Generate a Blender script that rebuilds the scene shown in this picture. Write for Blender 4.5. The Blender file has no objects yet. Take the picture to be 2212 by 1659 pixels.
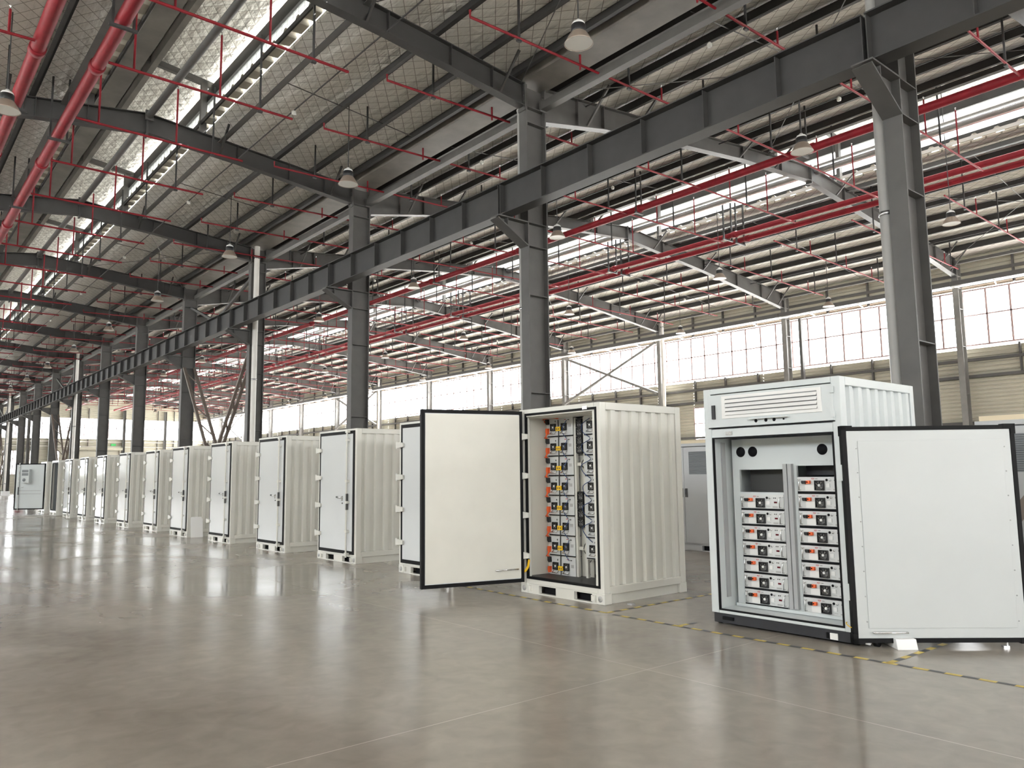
import bpy, bmesh, math, random
from mathutils import Vector, Matrix
random.seed(7)
SC = bpy.context.scene
COL = SC.collection
PI = math.pi

# ---------------------------------------------------------------- camera
F_PX, YAW, PITCH, ROLL, CAM_H = 1674.45, .6968, .1162, -.0121, 1.5
def make_camera():
    cd = bpy.data.cameras.new('camera'); co = bpy.data.objects.new('camera', cd); COL.objects.link(co)
    F = Vector((math.sin(YAW)*math.cos(PITCH), math.cos(YAW)*math.cos(PITCH), math.sin(PITCH)))
    r = Vector((math.cos(YAW), -math.sin(YAW), 0)); u = r.cross(F)
    r2 = r*math.cos(ROLL)+u*math.sin(ROLL); u2 = -r*math.sin(ROLL)+u*math.cos(ROLL)
    m = Matrix((r2, u2, -F)).transposed().to_4x4(); m.translation = Vector((0, 0, CAM_H))
    co.matrix_world = m
    cd.sensor_width = 36; cd.sensor_fit = 'HORIZONTAL'; cd.lens = 36*F_PX/2212
    cd.clip_start = .05; cd.clip_end = 500
    SC.camera = co
make_camera()

# ---------------------------------------------------------------- view, world
SC.view_settings.view_transform = 'Standard'; SC.view_settings.look = 'None'
SC.view_settings.gamma = 1; SC.view_settings.use_curve_mapping = False
SC.view_settings.exposure = 0.0
SC.cycles.use_denoising = True
SC.cycles.max_bounces = 10; SC.cycles.diffuse_bounces = 6; SC.cycles.glossy_bounces = 5
SC.cycles.transparent_max_bounces = 12
SC.cycles.sample_clamp_indirect = 12
SKY = 11.0
w = bpy.data.worlds.new('overcast sky'); SC.world = w; w.use_nodes = True
bg = w.node_tree.nodes['Background']; bg.inputs[0].default_value = (.99, 1, 1, 1); bg.inputs[1].default_value = SKY
sl = bpy.data.lights.new('sun', 'SUN'); sl.energy = 80; sl.angle = .01; sl.color = (1, .975, .94)
so = bpy.data.objects.new('sun', sl); COL.objects.link(so); so.location = (80, -10, 90)
so.rotation_euler = Vector((-math.cos(math.radians(50)), .12, -math.sin(math.radians(50)))).to_track_quat('-Z', 'Y').to_euler()
def portal(name, loc, rot, sx, sy):      # opening through which the sky is sampled
    l = bpy.data.lights.new(name, 'AREA'); l.shape = 'RECTANGLE'; l.size = sx; l.size_y = sy
    l.cycles.is_portal = True
    o = bpy.data.objects.new(name, l); COL.objects.link(o); o.location = loc; o.rotation_euler = rot
YN, YF = -22.0, 108.7                     # ends of the hall
XW, XL = 35.75, -13.7                     # side walls
LY = YF-YN; MY = (YF+YN)/2
portal('sky_opening_wall', (XW+.12, MY, 7.85), (0, PI/2, 0), 2.5, LY)
portal('sky_opening_wall', (XW+.12, 66, 3.05), (0, PI/2, 0), 4.2, 86)
portal('sky_opening_wall', (XL-.12, MY, 7.6), (0, -PI/2, 0), 3.0, LY)
portal('sky_opening_end', (11, YF+.12, 7.8), (-PI/2, 0, 0), 49, 2.5)
portal('sky_opening_end', (11, YN-.12, 7.8), (PI/2, 0, 0), 49, 2.6)
portal('sky_opening_end', (3.5, YN-.12, 2.3), (PI/2, 0, 0), 7, 4.4)
for x0, s in ((6.95, 1), (3.25, -1)):
    portal('sky_opening_ridge', (x0, MY, 11.5), (0, s*PI/2, 0), 1.3, LY)
for x0, s in ((26.0, 1), (20.9, -1)):
    portal('sky_opening_ridge', (x0, MY, 12.3), (0, s*PI/2, 0), 1.8, LY)

# ---------------------------------------------------------------- materials
MATS = {}
def principled(name, col, rough=.5, metal=0.0, spec=.5, coat=0.0):
    m = bpy.data.materials.new(name); m.use_nodes = True
    b = m.node_tree.nodes['Principled BSDF']
    b.inputs['Base Color'].default_value = (*col, 1); b.inputs['Roughness'].default_value = rough
    b.inputs['Metallic'].default_value = metal; b.inputs['Specular IOR Level'].default_value = spec
    b.inputs['Coat Weight'].default_value = coat
    MATS[name] = m
    return m
def nodes(m): return m.node_tree.nodes, m.node_tree.links, m.node_tree.nodes['Principled BSDF']
def vary(m, scale, amount, bump=0.0, coords='Object', stretch=(1, 1, 1), rough=None):
    """mottle the base colour, roughness and (optionally) the normal with noise"""
    n, l, b = nodes(m)
    tc = n.new('ShaderNodeTexCoord'); mp = n.new('ShaderNodeMapping'); mp.inputs['Scale'].default_value = stretch
    l.new(tc.outputs[coords], mp.inputs[0])
    no = n.new('ShaderNodeTexNoise'); no.inputs['Scale'].default_value = scale; no.inputs['Detail'].default_value = 5
    l.new(mp.outputs[0], no.inputs['Vector'])
    col = b.inputs['Base Color'].default_value[:3]
    r = n.new('ShaderNodeValToRGB')
    r.color_ramp.elements[0].position = .3; r.color_ramp.elements[1].position = .7
    r.color_ramp.elements[0].color = (*[c*(1-amount) for c in col], 1)
    r.color_ramp.elements[1].color = (*[min(1, c*(1+amount)) for c in col], 1)
    l.new(no.outputs[0], r.inputs[0]); l.new(r.outputs[0], b.inputs['Base Color'])
    if rough:
        rr = n.new('ShaderNodeMapRange'); rr.inputs[3].default_value = rough[0]; rr.inputs[4].default_value = rough[1]
        rr.inputs[1].default_value = .3; rr.inputs[2].default_value = .7
        l.new(no.outputs[0], rr.inputs[0]); l.new(rr.outputs[0], b.inputs['Roughness'])
    if bump:
        bp = n.new('ShaderNodeBump'); bp.inputs['Strength'].default_value = bump; bp.inputs['Distance'].default_value = .02
        l.new(no.outputs[0], bp.inputs['Height']); l.new(bp.outputs[0], b.inputs['Normal'])
    return m
vary(principled('steel', (.088, .085, .081), .5), 3, .12)
vary(principled('shaded_steel', (.043, .042, .041), .5), 3, .12)  # same steel, darkened to paint in shade on the aisle side
vary(principled('lit_steel', (.20, .195, .185), .5), 3, .1)  # same steel, lightened to paint in window glow along the wall
vary(principled('purlin_steel', (.034, .033, .033), .55), 3, .12)
vary(principled('galvanised', (.62, .62, .63), .22, .9), 4, .06)
vary(principled('red_pipe', (.20, .008, .015), .55, spec=.3), 4, .15)
vary(principled('white_paint', (.69, .685, .64), .22, coat=.3), 2, .02)
vary(principled('door_paint_lit', (.66, .685, .70), .12, coat=.5), 1.1, .02, bump=.03)  # container white, cooled to paint in the bluer light on the fronts
vary(principled('cool_white', (.60, .64, .65), .35), 2, .02)
vary(principled('dimmed_white', (.50, .525, .53), .4), 2, .02)  # cool white darkened to hold down the light on the folded-back door
vary(principled('inner_cream', (.66, .65, .595), .4), 3, .03)
principled('rubber', (.005, .005, .006), .6, spec=.2)
vary(principled('black_steel', (.02, .021, .026), .45), 5, .2)
principled('black_plastic', (.012, .012, .013), .4)
principled('fan_grey', (.06, .06, .06), .35)
principled('module_grey', (.60, .61, .61), .4, .15)
principled('module_light', (.64, .655, .655), .4, .1)
principled('chrome', (.75, .75, .75), .15, 1.0)
principled('dark_line', (.006, .006, .008), .7, spec=.2)
principled('orange', (.85, .13, .03), .4)
principled('yellow', (.9, .55, .02), .45)
principled('tape_yellow', (.62, .48, .12), .5)
principled('tape_black', (.045, .048, .055), .45)
principled('label_white', (.80, .80, .79), .5)
principled('print_grey', (.42, .42, .42), .6)
principled('print_dark', (.08, .08, .08), .6)
principled('print_red', (.45, .02, .04), .6)
principled('display_red', (.10, .002, .01), .2)
principled('blue_cable', (.02, .05, .16), .5)
principled('trunking', (.38, .39, .40), .55)
vary(principled('cabinet_grey', (.48, .49, .50), .4), 2, .03)
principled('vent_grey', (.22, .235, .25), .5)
principled('beige', (.72, .62, .45), .7)
principled('white_foam', (.82, .82, .82), .7)
vary(principled('white_pipe', (.72, .70, .66), .35), 3, .04)
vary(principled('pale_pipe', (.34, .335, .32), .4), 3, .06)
principled('lamp_bell', (.30, .245, .20), .4, .3)
principled('lamp_lens', (.78, .77, .74), .35)
principled('lamp_cap', (.75, .75, .74), .35)
principled('green_sign', (.05, .5, .12), .5)
vary(principled('red_cabinet', (.25, .01, .02), .4), 3, .1)
vary(principled('window_frame', (.40, .28, .27), .5), 3, .1)
vary(principled('corrugated', (.46, .44, .36), .5), .6, .06)
vary(principled('gutter', (.15, .138, .122), .55), 1.5, .25)
vary(principled('curb_sheet', (.50, .48, .41), .5), 2, .08)
vary(principled('brown_steel', (.16, .13, .11), .5), 3, .15)
vary(principled('paving', (.80, .79, .77), .8), .5, .1)
vary(principled('far_house', (.45, .55, .66), .7), .5, .05)

def floor_material():
    m = principled('polished_concrete', (.27, .245, .215), .2, spec=.55); n, l, b = nodes(m)
    tc = n.new('ShaderNodeTexCoord')
    def noise(s, d, st=(1, 1, 1)):
        mp = n.new('ShaderNodeMapping'); mp.inputs['Scale'].default_value = st; l.new(tc.outputs['Object'], mp.inputs[0])
        t = n.new('ShaderNodeTexNoise'); t.inputs['Scale'].default_value = s; t.inputs['Detail'].default_value = d
        t.inputs['Distortion'].default_value = .6; l.new(mp.outputs[0], t.inputs['Vector']); return t
    a = noise(.55, 7, (1, .6, 1)); c = noise(6, 8); d = noise(1.5, 3)
    r = n.new('ShaderNodeValToRGB'); e = r.color_ramp.elements
    e[0].position = .3; e[0].color = (.225, .200, .170, 1); e[1].position = .70; e[1].color = (.375, .340, .292, 1)
    mx = n.new('ShaderNodeMix'); mx.data_type = 'FLOAT'; mx.inputs[0].default_value = .3
    l.new(a.outputs[0], mx.inputs[2]); l.new(c.outputs[0], mx.inputs[3]); l.new(mx.outputs[0], r.inputs[0])
    # saw-cut joints every 4 m
    sx = n.new('ShaderNodeSeparateXYZ'); l.new(tc.outputs['Object'], sx.inputs[0])
    masks = []
    for i, off in ((0, 1.27), (1, 1.92)):
        ad = n.new('ShaderNodeMath'); ad.operation = 'ADD'; ad.inputs[1].default_value = off; l.new(sx.outputs[i], ad.inputs[0])
        pp = n.new('ShaderNodeMath'); pp.operation = 'PINGPONG'; pp.inputs[1].default_value = 3; l.new(ad.outputs[0], pp.inputs[0])
        lt = n.new('ShaderNodeMath'); lt.operation = 'LESS_THAN'; lt.inputs[1].default_value = .004; l.new(pp.outputs[0], lt.inputs[0])
        masks.append(lt)
    mxm = n.new('ShaderNodeMath'); mxm.operation = 'MAXIMUM'; l.new(masks[0].outputs[0], mxm.inputs[0]); l.new(masks[1].outputs[0], mxm.inputs[1])
    jc = n.new('ShaderNodeMix'); jc.data_type = 'RGBA'; jc.inputs['B'].default_value = (.45, .41, .36, 1)
    l.new(mxm.outputs[0], jc.inputs[0]); l.new(r.outputs[0], jc.inputs['A']); l.new(jc.outputs['Result'], b.inputs['Base Color'])
    rr = n.new('ShaderNodeMapRange'); rr.inputs[1].default_value = .3; rr.inputs[2].default_value = .7
    rr.inputs[3].default_value = .11; rr.inputs[4].default_value = .29
    l.new(a.outputs[0], rr.inputs[0]); l.new(rr.outputs[0], b.inputs['Roughness'])
    bp = n.new('ShaderNodeBump'); bp.inputs['Strength'].default_value = .16; bp.inputs['Distance'].default_value = .015
    l.new(d.outputs[0], bp.inputs['Height']); l.new(bp.outputs[0], b.inputs['Normal'])
    return m
floor_material()

def insulation_material():
    m = principled('foil_insulation', (.76, .745, .70), .40, .0); n, l, b = nodes(m)
    tc = n.new('ShaderNodeTexCoord'); sx = n.new('ShaderNodeSeparateXYZ'); l.new(tc.outputs['Object'], sx.inputs[0])
    def math_(op, a, bv):
        q = n.new('ShaderNodeMath'); q.operation = op
        for i, v in enumerate((a, bv)):
            if hasattr(v, 'outputs'): l.new(v.outputs[0], q.inputs[i])
            elif v is not None and not isinstance(v, (int, float)): l.new(v, q.inputs[i])
            elif v is not None: q.inputs[i].default_value = v
        return q
    lines = []; waves = []
    for s in (1, -1):
        k = math_('MULTIPLY', sx.outputs[1], s*.78); u = math_('ADD', sx.outputs[0], k)
        pp = math_('PINGPONG', u, .165); waves.append(pp); lines.append(math_('LESS_THAN', pp, .0095))
    ln = math_('MAXIMUM', lines[0], lines[1]); puff = math_('MINIMUM', waves[0], waves[1])
    mx = n.new('ShaderNodeMix'); mx.data_type = 'RGBA'
    mx.inputs['A'].default_value = (.76, .745, .70, 1); mx.inputs['B'].default_value = (.30, .285, .25, 1)
    l.new(ln.outputs[0], mx.inputs[0]); l.new(mx.outputs['Result'], b.inputs['Base Color'])
    no = n.new('ShaderNodeTexNoise'); no.inputs['Scale'].default_value = 2.3; no.inputs['Detail'].default_value = 3
    mp = n.new('ShaderNodeMapping'); mp.inputs['Scale'].default_value = (2.2, .8, 1)
    l.new(tc.outputs['Object'], mp.inputs[0]); l.new(mp.outputs[0], no.inputs['Vector'])
    ad = math_('ADD', puff, no)
    bp = n.new('ShaderNodeBump'); bp.inputs['Strength'].default_value = .75; bp.inputs['Distance'].default_value = .14
    l.new(ad.outputs[0], bp.inputs['Height']); l.new(bp.outputs[0], b.inputs['Normal'])
    return m
insulation_material()

def glass_material(name, tint, gloss, haze=0.0):
    m = bpy.data.materials.new(name); m.use_nodes = True; n, l = m.node_tree.nodes, m.node_tree.links
    n.remove(n['Principled BSDF']); out = n['Material Output']
    t = n.new('ShaderNodeBsdfTransparent'); t.inputs[0].default_value = (*tint, 1)
    g = n.new('ShaderNodeBsdfGlossy'); g.inputs['Roughness'].default_value = .05
    s = n.new('ShaderNodeMixShader'); s.inputs[0].default_value = gloss
    l.new(t.outputs[0], s.inputs[1]); l.new(g.outputs[0], s.inputs[2])
    last = s
    if haze:
        d = n.new('ShaderNodeBsdfTranslucent'); d.inputs[0].default_value = (.75, .8, .8, 1)
        s2 = n.new('ShaderNodeMixShader'); s2.inputs[0].default_value = haze
        l.new(s.outputs[0], s2.inputs[1]); l.new(d.outputs[0], s2.inputs[2]); last = s2
    l.new(last.outputs[0], out.inputs[0]); MATS[name] = m
    return m
glass_material('window_glass', (.92, .94, .95), .05)
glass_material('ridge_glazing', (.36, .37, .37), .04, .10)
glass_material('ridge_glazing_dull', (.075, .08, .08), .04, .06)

# ---------------------------------------------------------------- mesh helpers
class MB:
    def __init__(s): s.v = []; s.f = []; s.mi = []; s.sm = []
    def add(s, vs, fs, mi=0, smooth=False):
        o = len(s.v); s.v += [tuple(p) for p in vs]
        for f in fs: s.f.append([i+o for i in f]); s.mi.append(mi); s.sm.append(smooth)
        return s
    def box(s, x0, x1, y0, y1, z0, z1, mi=0):
        v = [(x, y, z) for z in (z0, z1) for y in (y0, y1) for x in (x0, x1)]
        return s.add(v, [(0, 2, 3, 1), (4, 5, 7, 6), (0, 1, 5, 4), (2, 6, 7, 3), (0, 4, 6, 2), (1, 3, 7, 5)], mi)
    def beam(s, p, q, w, h, mi=0, up=(0, 0, 1)):
        """rectangular bar between two points, w across, h along 'up'"""
        p, q = Vector(p), Vector(q); d = (q-p).normalized(); u = Vector(up)
        if abs(d.dot(u)) > .98: u = Vector((1, 0, 0))
        r = d.cross(u).normalized()*w/2; u = r.cross(d).normalized()*h/2
        v = [a+i*r+j*u for a in (p, q) for j in (-1, 1) for i in (-1, 1)]
        return s.add(v, [(0, 1, 3, 2), (4, 6, 7, 5), (0, 4, 5, 1), (2, 3, 7, 6), (0, 2, 6, 4), (1, 5, 7, 3)], mi)
    def tube(s, pts, r, n=10, mi=0, caps=True):
        pts = [Vector(p) for p in pts]; rings = []
        for i, p in enumerate(pts):
            d = (pts[min(i+1, len(pts)-1)]-pts[max(i-1, 0)]).normalized()
            a = Vector((0, 0, 1)) if abs(d.z) < .95 else Vector((0, 1, 0))
            e = d.cross(a).normalized(); g = d.cross(e)
            rings.append([p+r*(math.cos(2*PI*k/n)*e+math.sin(2*PI*k/n)*g) for k in range(n)])
        o = []
        for k in rings: o += k
        fs = [(i*n+k, i*n+(k+1) % n, (i+1)*n+(k+1) % n, (i+1)*n+k) for i in range(len(pts)-1) for k in range(n)]
        s.add(o, fs, mi, n > 6)
        if caps:
            s.add(rings[0], [tuple(range(n))[::-1]], mi); s.add(rings[-1], [tuple(range(n))], mi)
        return s
    def prism(s, poly, axis, a, b, mi=0):
        """polygon in the two other axes (cyclic order), extruded along axis from a to b"""
        def P(u, v, t): return {'x': (t, u, v), 'y': (u, t, v), 'z': (u, v, t)}[axis]
        n = len(poly); vs = [P(u, v, a) for u, v in poly]+[P(u, v, b) for u, v in poly]
        fs = [tuple(range(n))[::-1], tuple(range(n, 2*n))]+[(i, (i+1) % n, n+(i+1) % n, n+i) for i in range(n)]
        return s.add(vs, fs, mi)
    def strip(s, prof, axis, a, b, mi=0, smooth=False):
        """open profile extruded along axis (a sheet)"""
        def P(u, v, t): return {'x': (t, u, v), 'y': (u, t, v), 'z': (u, v, t)}[axis]
        n = len(prof); vs = [P(u, v, a) for u, v in prof]+[P(u, v, b) for u, v in prof]
        return s.add(vs, [(i, i+1, n+i+1, n+i) for i in range(n-1)], mi, smooth)
    def lathe(s, prof, c=(0, 0, 0), n=24, mi=0, axis='z', smooth=True):
        """profile of (radius, height)"""
        vs = []
        for r, h in prof:
            for k in range(n):
                a = 2*PI*k/n; u, v = r*math.cos(a), r*math.sin(a)
                p = {'z': (u, v, h), 'x': (h, u, v), 'y': (u, h, v)}[axis]
                vs.append((p[0]+c[0], p[1]+c[1], p[2]+c[2]))
        m = len(prof)
        return s.add(vs, [(i*n+k, i*n+(k+1) % n, (i+1)*n+(k+1) % n, (i+1)*n+k) for i in range(m-1) for k in range(n)], mi, smooth)
    def mesh(s, name, mats):
        me = bpy.data.meshes.new(name); me.from_pydata(s.v, [], s.f)
        for m in ([mats] if isinstance(mats, str) else mats): me.materials.append(MATS[m])
        me.polygons.foreach_set('material_index', s.mi); me.polygons.foreach_set('use_smooth', s.sm)
        bm = bmesh.new(); bm.from_mesh(me); bmesh.ops.recalc_face_normals(bm, faces=bm.faces); bm.to_mesh(me); bm.free()
        me.update(); return me
    def build(s, name, mats, parent=None, loc=(0, 0, 0), bevel=0.0):
        o = bpy.data.objects.new(name, s.mesh(name, mats)); COL.objects.link(o); o.location = loc
        if parent: o.parent = parent
        if bevel:
            b = o.modifiers.new('edge', 'BEVEL'); b.width = bevel; b.segments = 2; b.limit_method = 'ANGLE'
        return o
def tag(o, label, cat, group=None, kind='thing'):
    o['label'] = label; o['category'] = cat; o['kind'] = kind
    if group: o['group'] = group
    return o
def empty(name, loc=(0, 0, 0), rz=0.0):
    o = bpy.data.objects.new(name, None); COL.objects.link(o); o.location = loc; o.rotation_euler = (0, 0, rz)
    o.empty_display_size = .2
    return o
def dup(o, loc=None, label=None, parent=None, rz=None):
    c = o.copy(); COL.objects.link(c)
    if parent: c.parent = parent
    if loc is not None: c.location = loc
    if rz is not None: c.rotation_euler = (0, 0, rz)
    if label: c['label'] = label
    for ch in list(o.children): dup(ch, parent=c)
    return c
def structure(o, label, cat): return tag(o, label, cat, None, 'structure')
ORD = ('first second third fourth fifth sixth seventh eighth ninth tenth eleventh twelfth thirteenth fourteenth fifteenth sixteenth '
       'seventeenth eighteenth nineteenth twentieth').split()
def nth(i):
    if i < 20: return ORD[i]
    t = ('twenty', 'thirty', 'forty', 'fifty')[(i+1)//10-2]; k = (i+1) % 10
    return t+'-'+ORD[k-1] if k else {20: 'twentieth', 30: 'thirtieth', 40: 'fortieth'}[i+1]

# ---------------------------------------------------------------- the hall: grid of steel frames
S, Y0 = 8.0, 4.56
FR = [Y0+S*n for n in range(-1, 14)]       # frames; index 1 is the near column
def yn(n): return Y0+S*n
XC = 11.21                                # column row between aisle and window side
RA, ZA = 5.06, 10.83                      # low ridge over the aisle
RB, ZB = 23.4, 11.50                      # tall ridge on the window side
def za(x): return ZA-(x-RA)*.098 if x > RA else ZA-(RA-x)*.14
def zb(x): return ZB-abs(x-RB)*.1
ROOF = .27                                # foil sits this far above the rafters

structure(MB().box(XL-1, XW+1, YN-1, YF+1, -.3, 0).build('floor', 'polished_concrete'),
          'polished grey-brown concrete floor of the whole hall', 'floor')
structure(MB().box(-140, 180, -140, 260, -.42, -.32).build('ground_outside', 'paving'), 'pale paved yard outside the windows', 'ground')

# ceiling sheets of quilted foil, split where the ridge monitors open
def sheet(x0, z0, x1, z1, label):
    o = MB().add([(x0, YN, z0), (x1, YN, z1), (x1, YF, z1), (x0, YF, z0),
                  (x0, YN, z0+.08), (x1, YN, z1+.08), (x1, YF, z1+.08), (x0, YF, z0+.08)],
                 [(0, 1, 2, 3), (7, 6, 5, 4), (0, 4, 5, 1), (1, 5, 6, 2), (2, 6, 7, 3), (3, 7, 4, 0)]).build('ceiling', 'foil_insulation')
    structure(o, label, 'ceiling')
MA0, MA1 = 3.55, 6.72                      # monitor over the aisle
MB0, MB1 = 21.15, 25.75                    # monitor over the window side
sheet(-1.2, za(-1.2)+ROOF, MA0, za(MA0)+ROOF, 'quilted foil ceiling sloping up to the far side of the low ridge')
sheet(MA1, za(MA1)+ROOF, 10.8, za(10.8)+ROOF, 'quilted foil ceiling between the low ridge and the column row')
sheet(11.55, zb(11.55)+ROOF, MB0, zb(MB0)+ROOF, 'quilted foil ceiling between the column row and the tall ridge')
sheet(MB1, zb(MB1)+ROOF, XW, zb(XW)+ROOF, 'quilted foil ceiling between the tall ridge and the window wall')
sheet(XL, 11.2, -1.2, za(-1.2)+ROOF, 'quilted foil ceiling behind the camera aisle')
# monitor roofs
MZA, MZB = 12.32, 13.25
sheet(MA0-.55, MZA-.06, RA, MZA+.16, 'raised foil roof of the low ridge, slope away from the columns')
sheet(RA, MZA+.16, MA1+.55, MZA-.06, 'raised foil roof of the low ridge, slope towards the columns')
sheet(MB0-.6, MZB-.1, RB, MZB+.2, 'raised foil roof of the tall ridge, slope towards the columns')
sheet(RB, MZB+.2, MB1+.6, MZB-.1, 'raised foil roof of the tall ridge, slope towards the windows')

# monitor sides: header, glazing, sill and curb of rib ends
def monitor_side(x, s, zt, zs, nm):
    """x = glazing plane, s = outward side, zt = underside of monitor roof, zs = main roof level"""
    r = structure(MB().box(x-.03, x+.03, YN, YF, zs+.18, zs+.34).box(x-.05, x+.05, YN, YF, zt-.50, zt-.15).build('trim_'+nm[0], 'purlin_steel'),
                  'dark header and sill framing the ridge glazing, '+nm[1], 'trim')
    prof = []
    k = int(LY/.3)
    for i in range(k+1):
        y = YN+i*.3; prof += [(x+.02*s, y), (x+.02*s, y+.22), (x-.0*s, y+.25), (x+.0*s, y+.28)]
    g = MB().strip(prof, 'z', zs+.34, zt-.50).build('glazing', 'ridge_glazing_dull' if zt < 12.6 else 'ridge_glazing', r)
    if zt < 12.6: MB().box(x-.16*s-.03, x-.16*s+.03, YN, YF, zt-.72, zt-.56).build('girt', 'purlin_steel', r)
    prof = []
    for i in range(int(LY/.62)+1):
        y = YN+i*.62; prof += [(y, zs+.07), (y+.38, zs+.07), (y+.46, zs+.15), (y+.54, zs+.15)]
    MB().strip(prof, 'x', x-.34*s, x-.02*s).build('rib_end', 'curb_sheet', r)
    MB().box(min(x-.34*s, x-.30*s), max(x-.34*s, x-.30*s), YN, YF, zs-.02, zs+.09).build('flashing', 'white_pipe' if zt > 12.6 else 'purlin_steel', r)
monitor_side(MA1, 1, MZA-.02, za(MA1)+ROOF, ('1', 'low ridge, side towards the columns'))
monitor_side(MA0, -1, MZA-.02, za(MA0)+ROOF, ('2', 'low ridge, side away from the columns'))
monitor_side(MB1, 1, MZB-.05, zb(MB1)+ROOF, ('3', 'tall ridge, side towards the windows'))
monitor_side(MB0, -1, MZB-.05, zb(MB0)+ROOF, ('4', 'tall ridge, side towards the columns'))
# ridge boards under the monitor roofs
for x, z, nm in ((RA, MZA+.14, 'low'), (RB, MZB+.16, 'tall')):
    structure(MB().box(x-.62, x-.12, YN, YF, z-.30, z-.24).box(x+.02, x+.16, YN, YF, z-.34, z-.02)
              .build('trim_5' if nm == 'low' else 'trim_6', 'gutter'), 'grey ridge flashing under the raised roof of the '+nm+' ridge', 'trim')
# valley gutter above the column row
g = MB().strip([(10.72, 10.62), (10.84, 10.27), (11.58, 10.27), (11.7, 10.62)], 'y', YN, YF).build('valley_gutter', 'gutter')
tag(g, 'wide dark valley gutter running above the column row', 'gutter')

# ---------------------------------------------------------------- walls
def corrugated_wall(mb, axis, plane, a, b, z0, z1, sgn, pitch=.16, depth=.045):
    """horizontal ribs; axis 'y' = wall running along y at x=plane"""
    prof = []; z = z0; i = 0
    while z < z1-.001:
        for dz, d in ((0, 0), (pitch*.55, 0), (pitch*.7, depth), (pitch*.85, depth)):
            zz = min(z+dz, z1); prof.append((plane-sgn*d, zz))
        z += pitch
    prof.append((plane, z1))
    if axis == 'y': mb.strip(prof, 'y', a, b)
    else: mb.strip(prof, 'x', a, b)
WZ0, WZ1 = 6.65, 9.05
m = MB()
LOW = [(22.3, 26.75)]+[(29.3+8*i, 35.9+8*i) for i in range(10)]      # lower windows; all past the first are unseen, added to brighten the roof
y = YN
for a, b in LOW:
    corrugated_wall(m, 'y', XW, y, a, 0, WZ0-.1, 1)
    corrugated_wall(m, 'y', XW, a, b, 0, 1.0 if a > 28 else 2.4, 1); corrugated_wall(m, 'y', XW, a, b, 5.1, WZ0-.1, 1); y = b
corrugated_wall(m, 'y', XW, y, YF, 0, WZ0-.1, 1)
corrugated_wall(m, 'y', XW, YN, YF, WZ1+.05, 10.7, 1)
structure(m.build('wall_right', 'corrugated'), 'cream corrugated metal wall under and over the long window strip', 'wall')
m = MB()
corrugated_wall(m, 'x', YF, XL, XW, 5.05, WZ0-.1, 1); corrugated_wall(m, 'x', YF, XL, XW, WZ1+.05, 13.6, 1)
FLOW = [(-11, -6), (-4, 2), (5, 9.2), (12.6, 14.8), (15.4, 16.3), (17.9, 18.5)]
x = XL
for a, b in FLOW:
    corrugated_wall(m, 'x', YF, x, a, 0, 5.05, 1); corrugated_wall(m, 'x', YF, a, b, 0, 2.2, 1); x = b
corrugated_wall(m, 'x', YF, x, XW, 0, 5.05, 1)
structure(m.build('wall_back', 'corrugated'), 'cream corrugated end wall at the far end of the hall', 'wall')
m = MB()
corrugated_wall(m, 'y', XL, YN, YF, 0, 6.1, -1, .4); corrugated_wall(m, 'y', XL, YN, YF, 9.1, 11.4, -1, .4)
structure(m.build('wall_left', 'corrugated'), 'corrugated wall behind the camera aisle', 'wall')
m = MB()
corrugated_wall(m, 'x', YN, XL, XW, 9.1, 13.6, -1, .4); corrugated_wall(m, 'x', YN, XL, XW, 4.5, 6.5, -1, .4)
corrugated_wall(m, 'x', YN, XL, 0, 0, 4.5, -1, .4); corrugated_wall(m, 'x', YN, 7, XW, 0, 4.5, -1, .4)  # opening between is unseen, added to light the container sides
for x in range(-12, 36, 8): m.box(x-.3, x+.3, YN-.05, YN, 6.5, 9.1)
structure(m.build('wall_front', 'corrugated'), 'corrugated end wall behind the camera with an opening added for light', 'wall')

# windows: frame + one glass child each
def window(k, axis, plane, a, b, z0, z1, pitch, rails, label, inner=-1):
    f = MB(); t = .075
    def bar(u0, u1, za_, zb_, d=.03):
        if axis == 'y': f.box(plane-d, plane+d, u0, u1, za_, zb_)
        else: f.box(u0, u1, plane-d, plane+d, za_, zb_)
    bar(a, b, z0, z0+.06, .05); bar(a, b, z1-.06, z1, .05)
    n = max(1, round((b-a)/pitch))
    for i in range(n+1):
        u = a+(b-a)*i/n; bar(max(a, u-t/2), min(b, u+t/2), z0, z1)
    for r in rails: bar(a, b, r-.026, r+.026)
    o = structure(f.build('window_%d' % k, 'window_frame'), label, 'window')
    g = MB()
    if axis == 'y': g.add([(plane+.012, a, z0), (plane+.012, b, z0), (plane+.012, b, z1), (plane+.012, a, z1)], [(0, 1, 2, 3)])
    else: g.add([(a, plane+.012, z0), (b, plane+.012, z0), (b, plane+.012, z1), (a, plane+.012, z1)], [(0, 1, 2, 3)])
    g.build('glass', 'window_glass', o)
k = 1
ys = [YN]+[yn(n) for n in range(-3, 14)]
for i in range(len(ys)-1):
    a, b = ys[i], ys[i+1]
    if b > YF: b = YF
    if b-a < .5: continue
    j = round((a-Y0)/S)
    lab = ('tall gridded upper window of the window wall, '+(nth(j)+' bay beyond the near column' if j >= 0 else nth(-j-1)+' bay behind the near column'))
    window(k, 'y', XW-.04, a, b, WZ0, WZ1, .93, [7.95], lab); k += 1
for a, b in LOW:
    window(k, 'y', XW-.04, a, b, 1.0 if a > 28 else 2.4, 5.1, .93, [3.3, 4.2], 'window-wall lower window, added for light past the first, '+nth(LOW.index((a, b)))+' from the near end'); k += 1
for i in range(6):
    a = XL+i*(XW-XL)/6; b = XL+(i+1)*(XW-XL)/6
    window(k, 'x', YF-.04, a, b, WZ0, WZ1, .93, [7.95], 'upper window of the far end wall, '+nth(5-i)+' from the window wall'); k += 1
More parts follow.
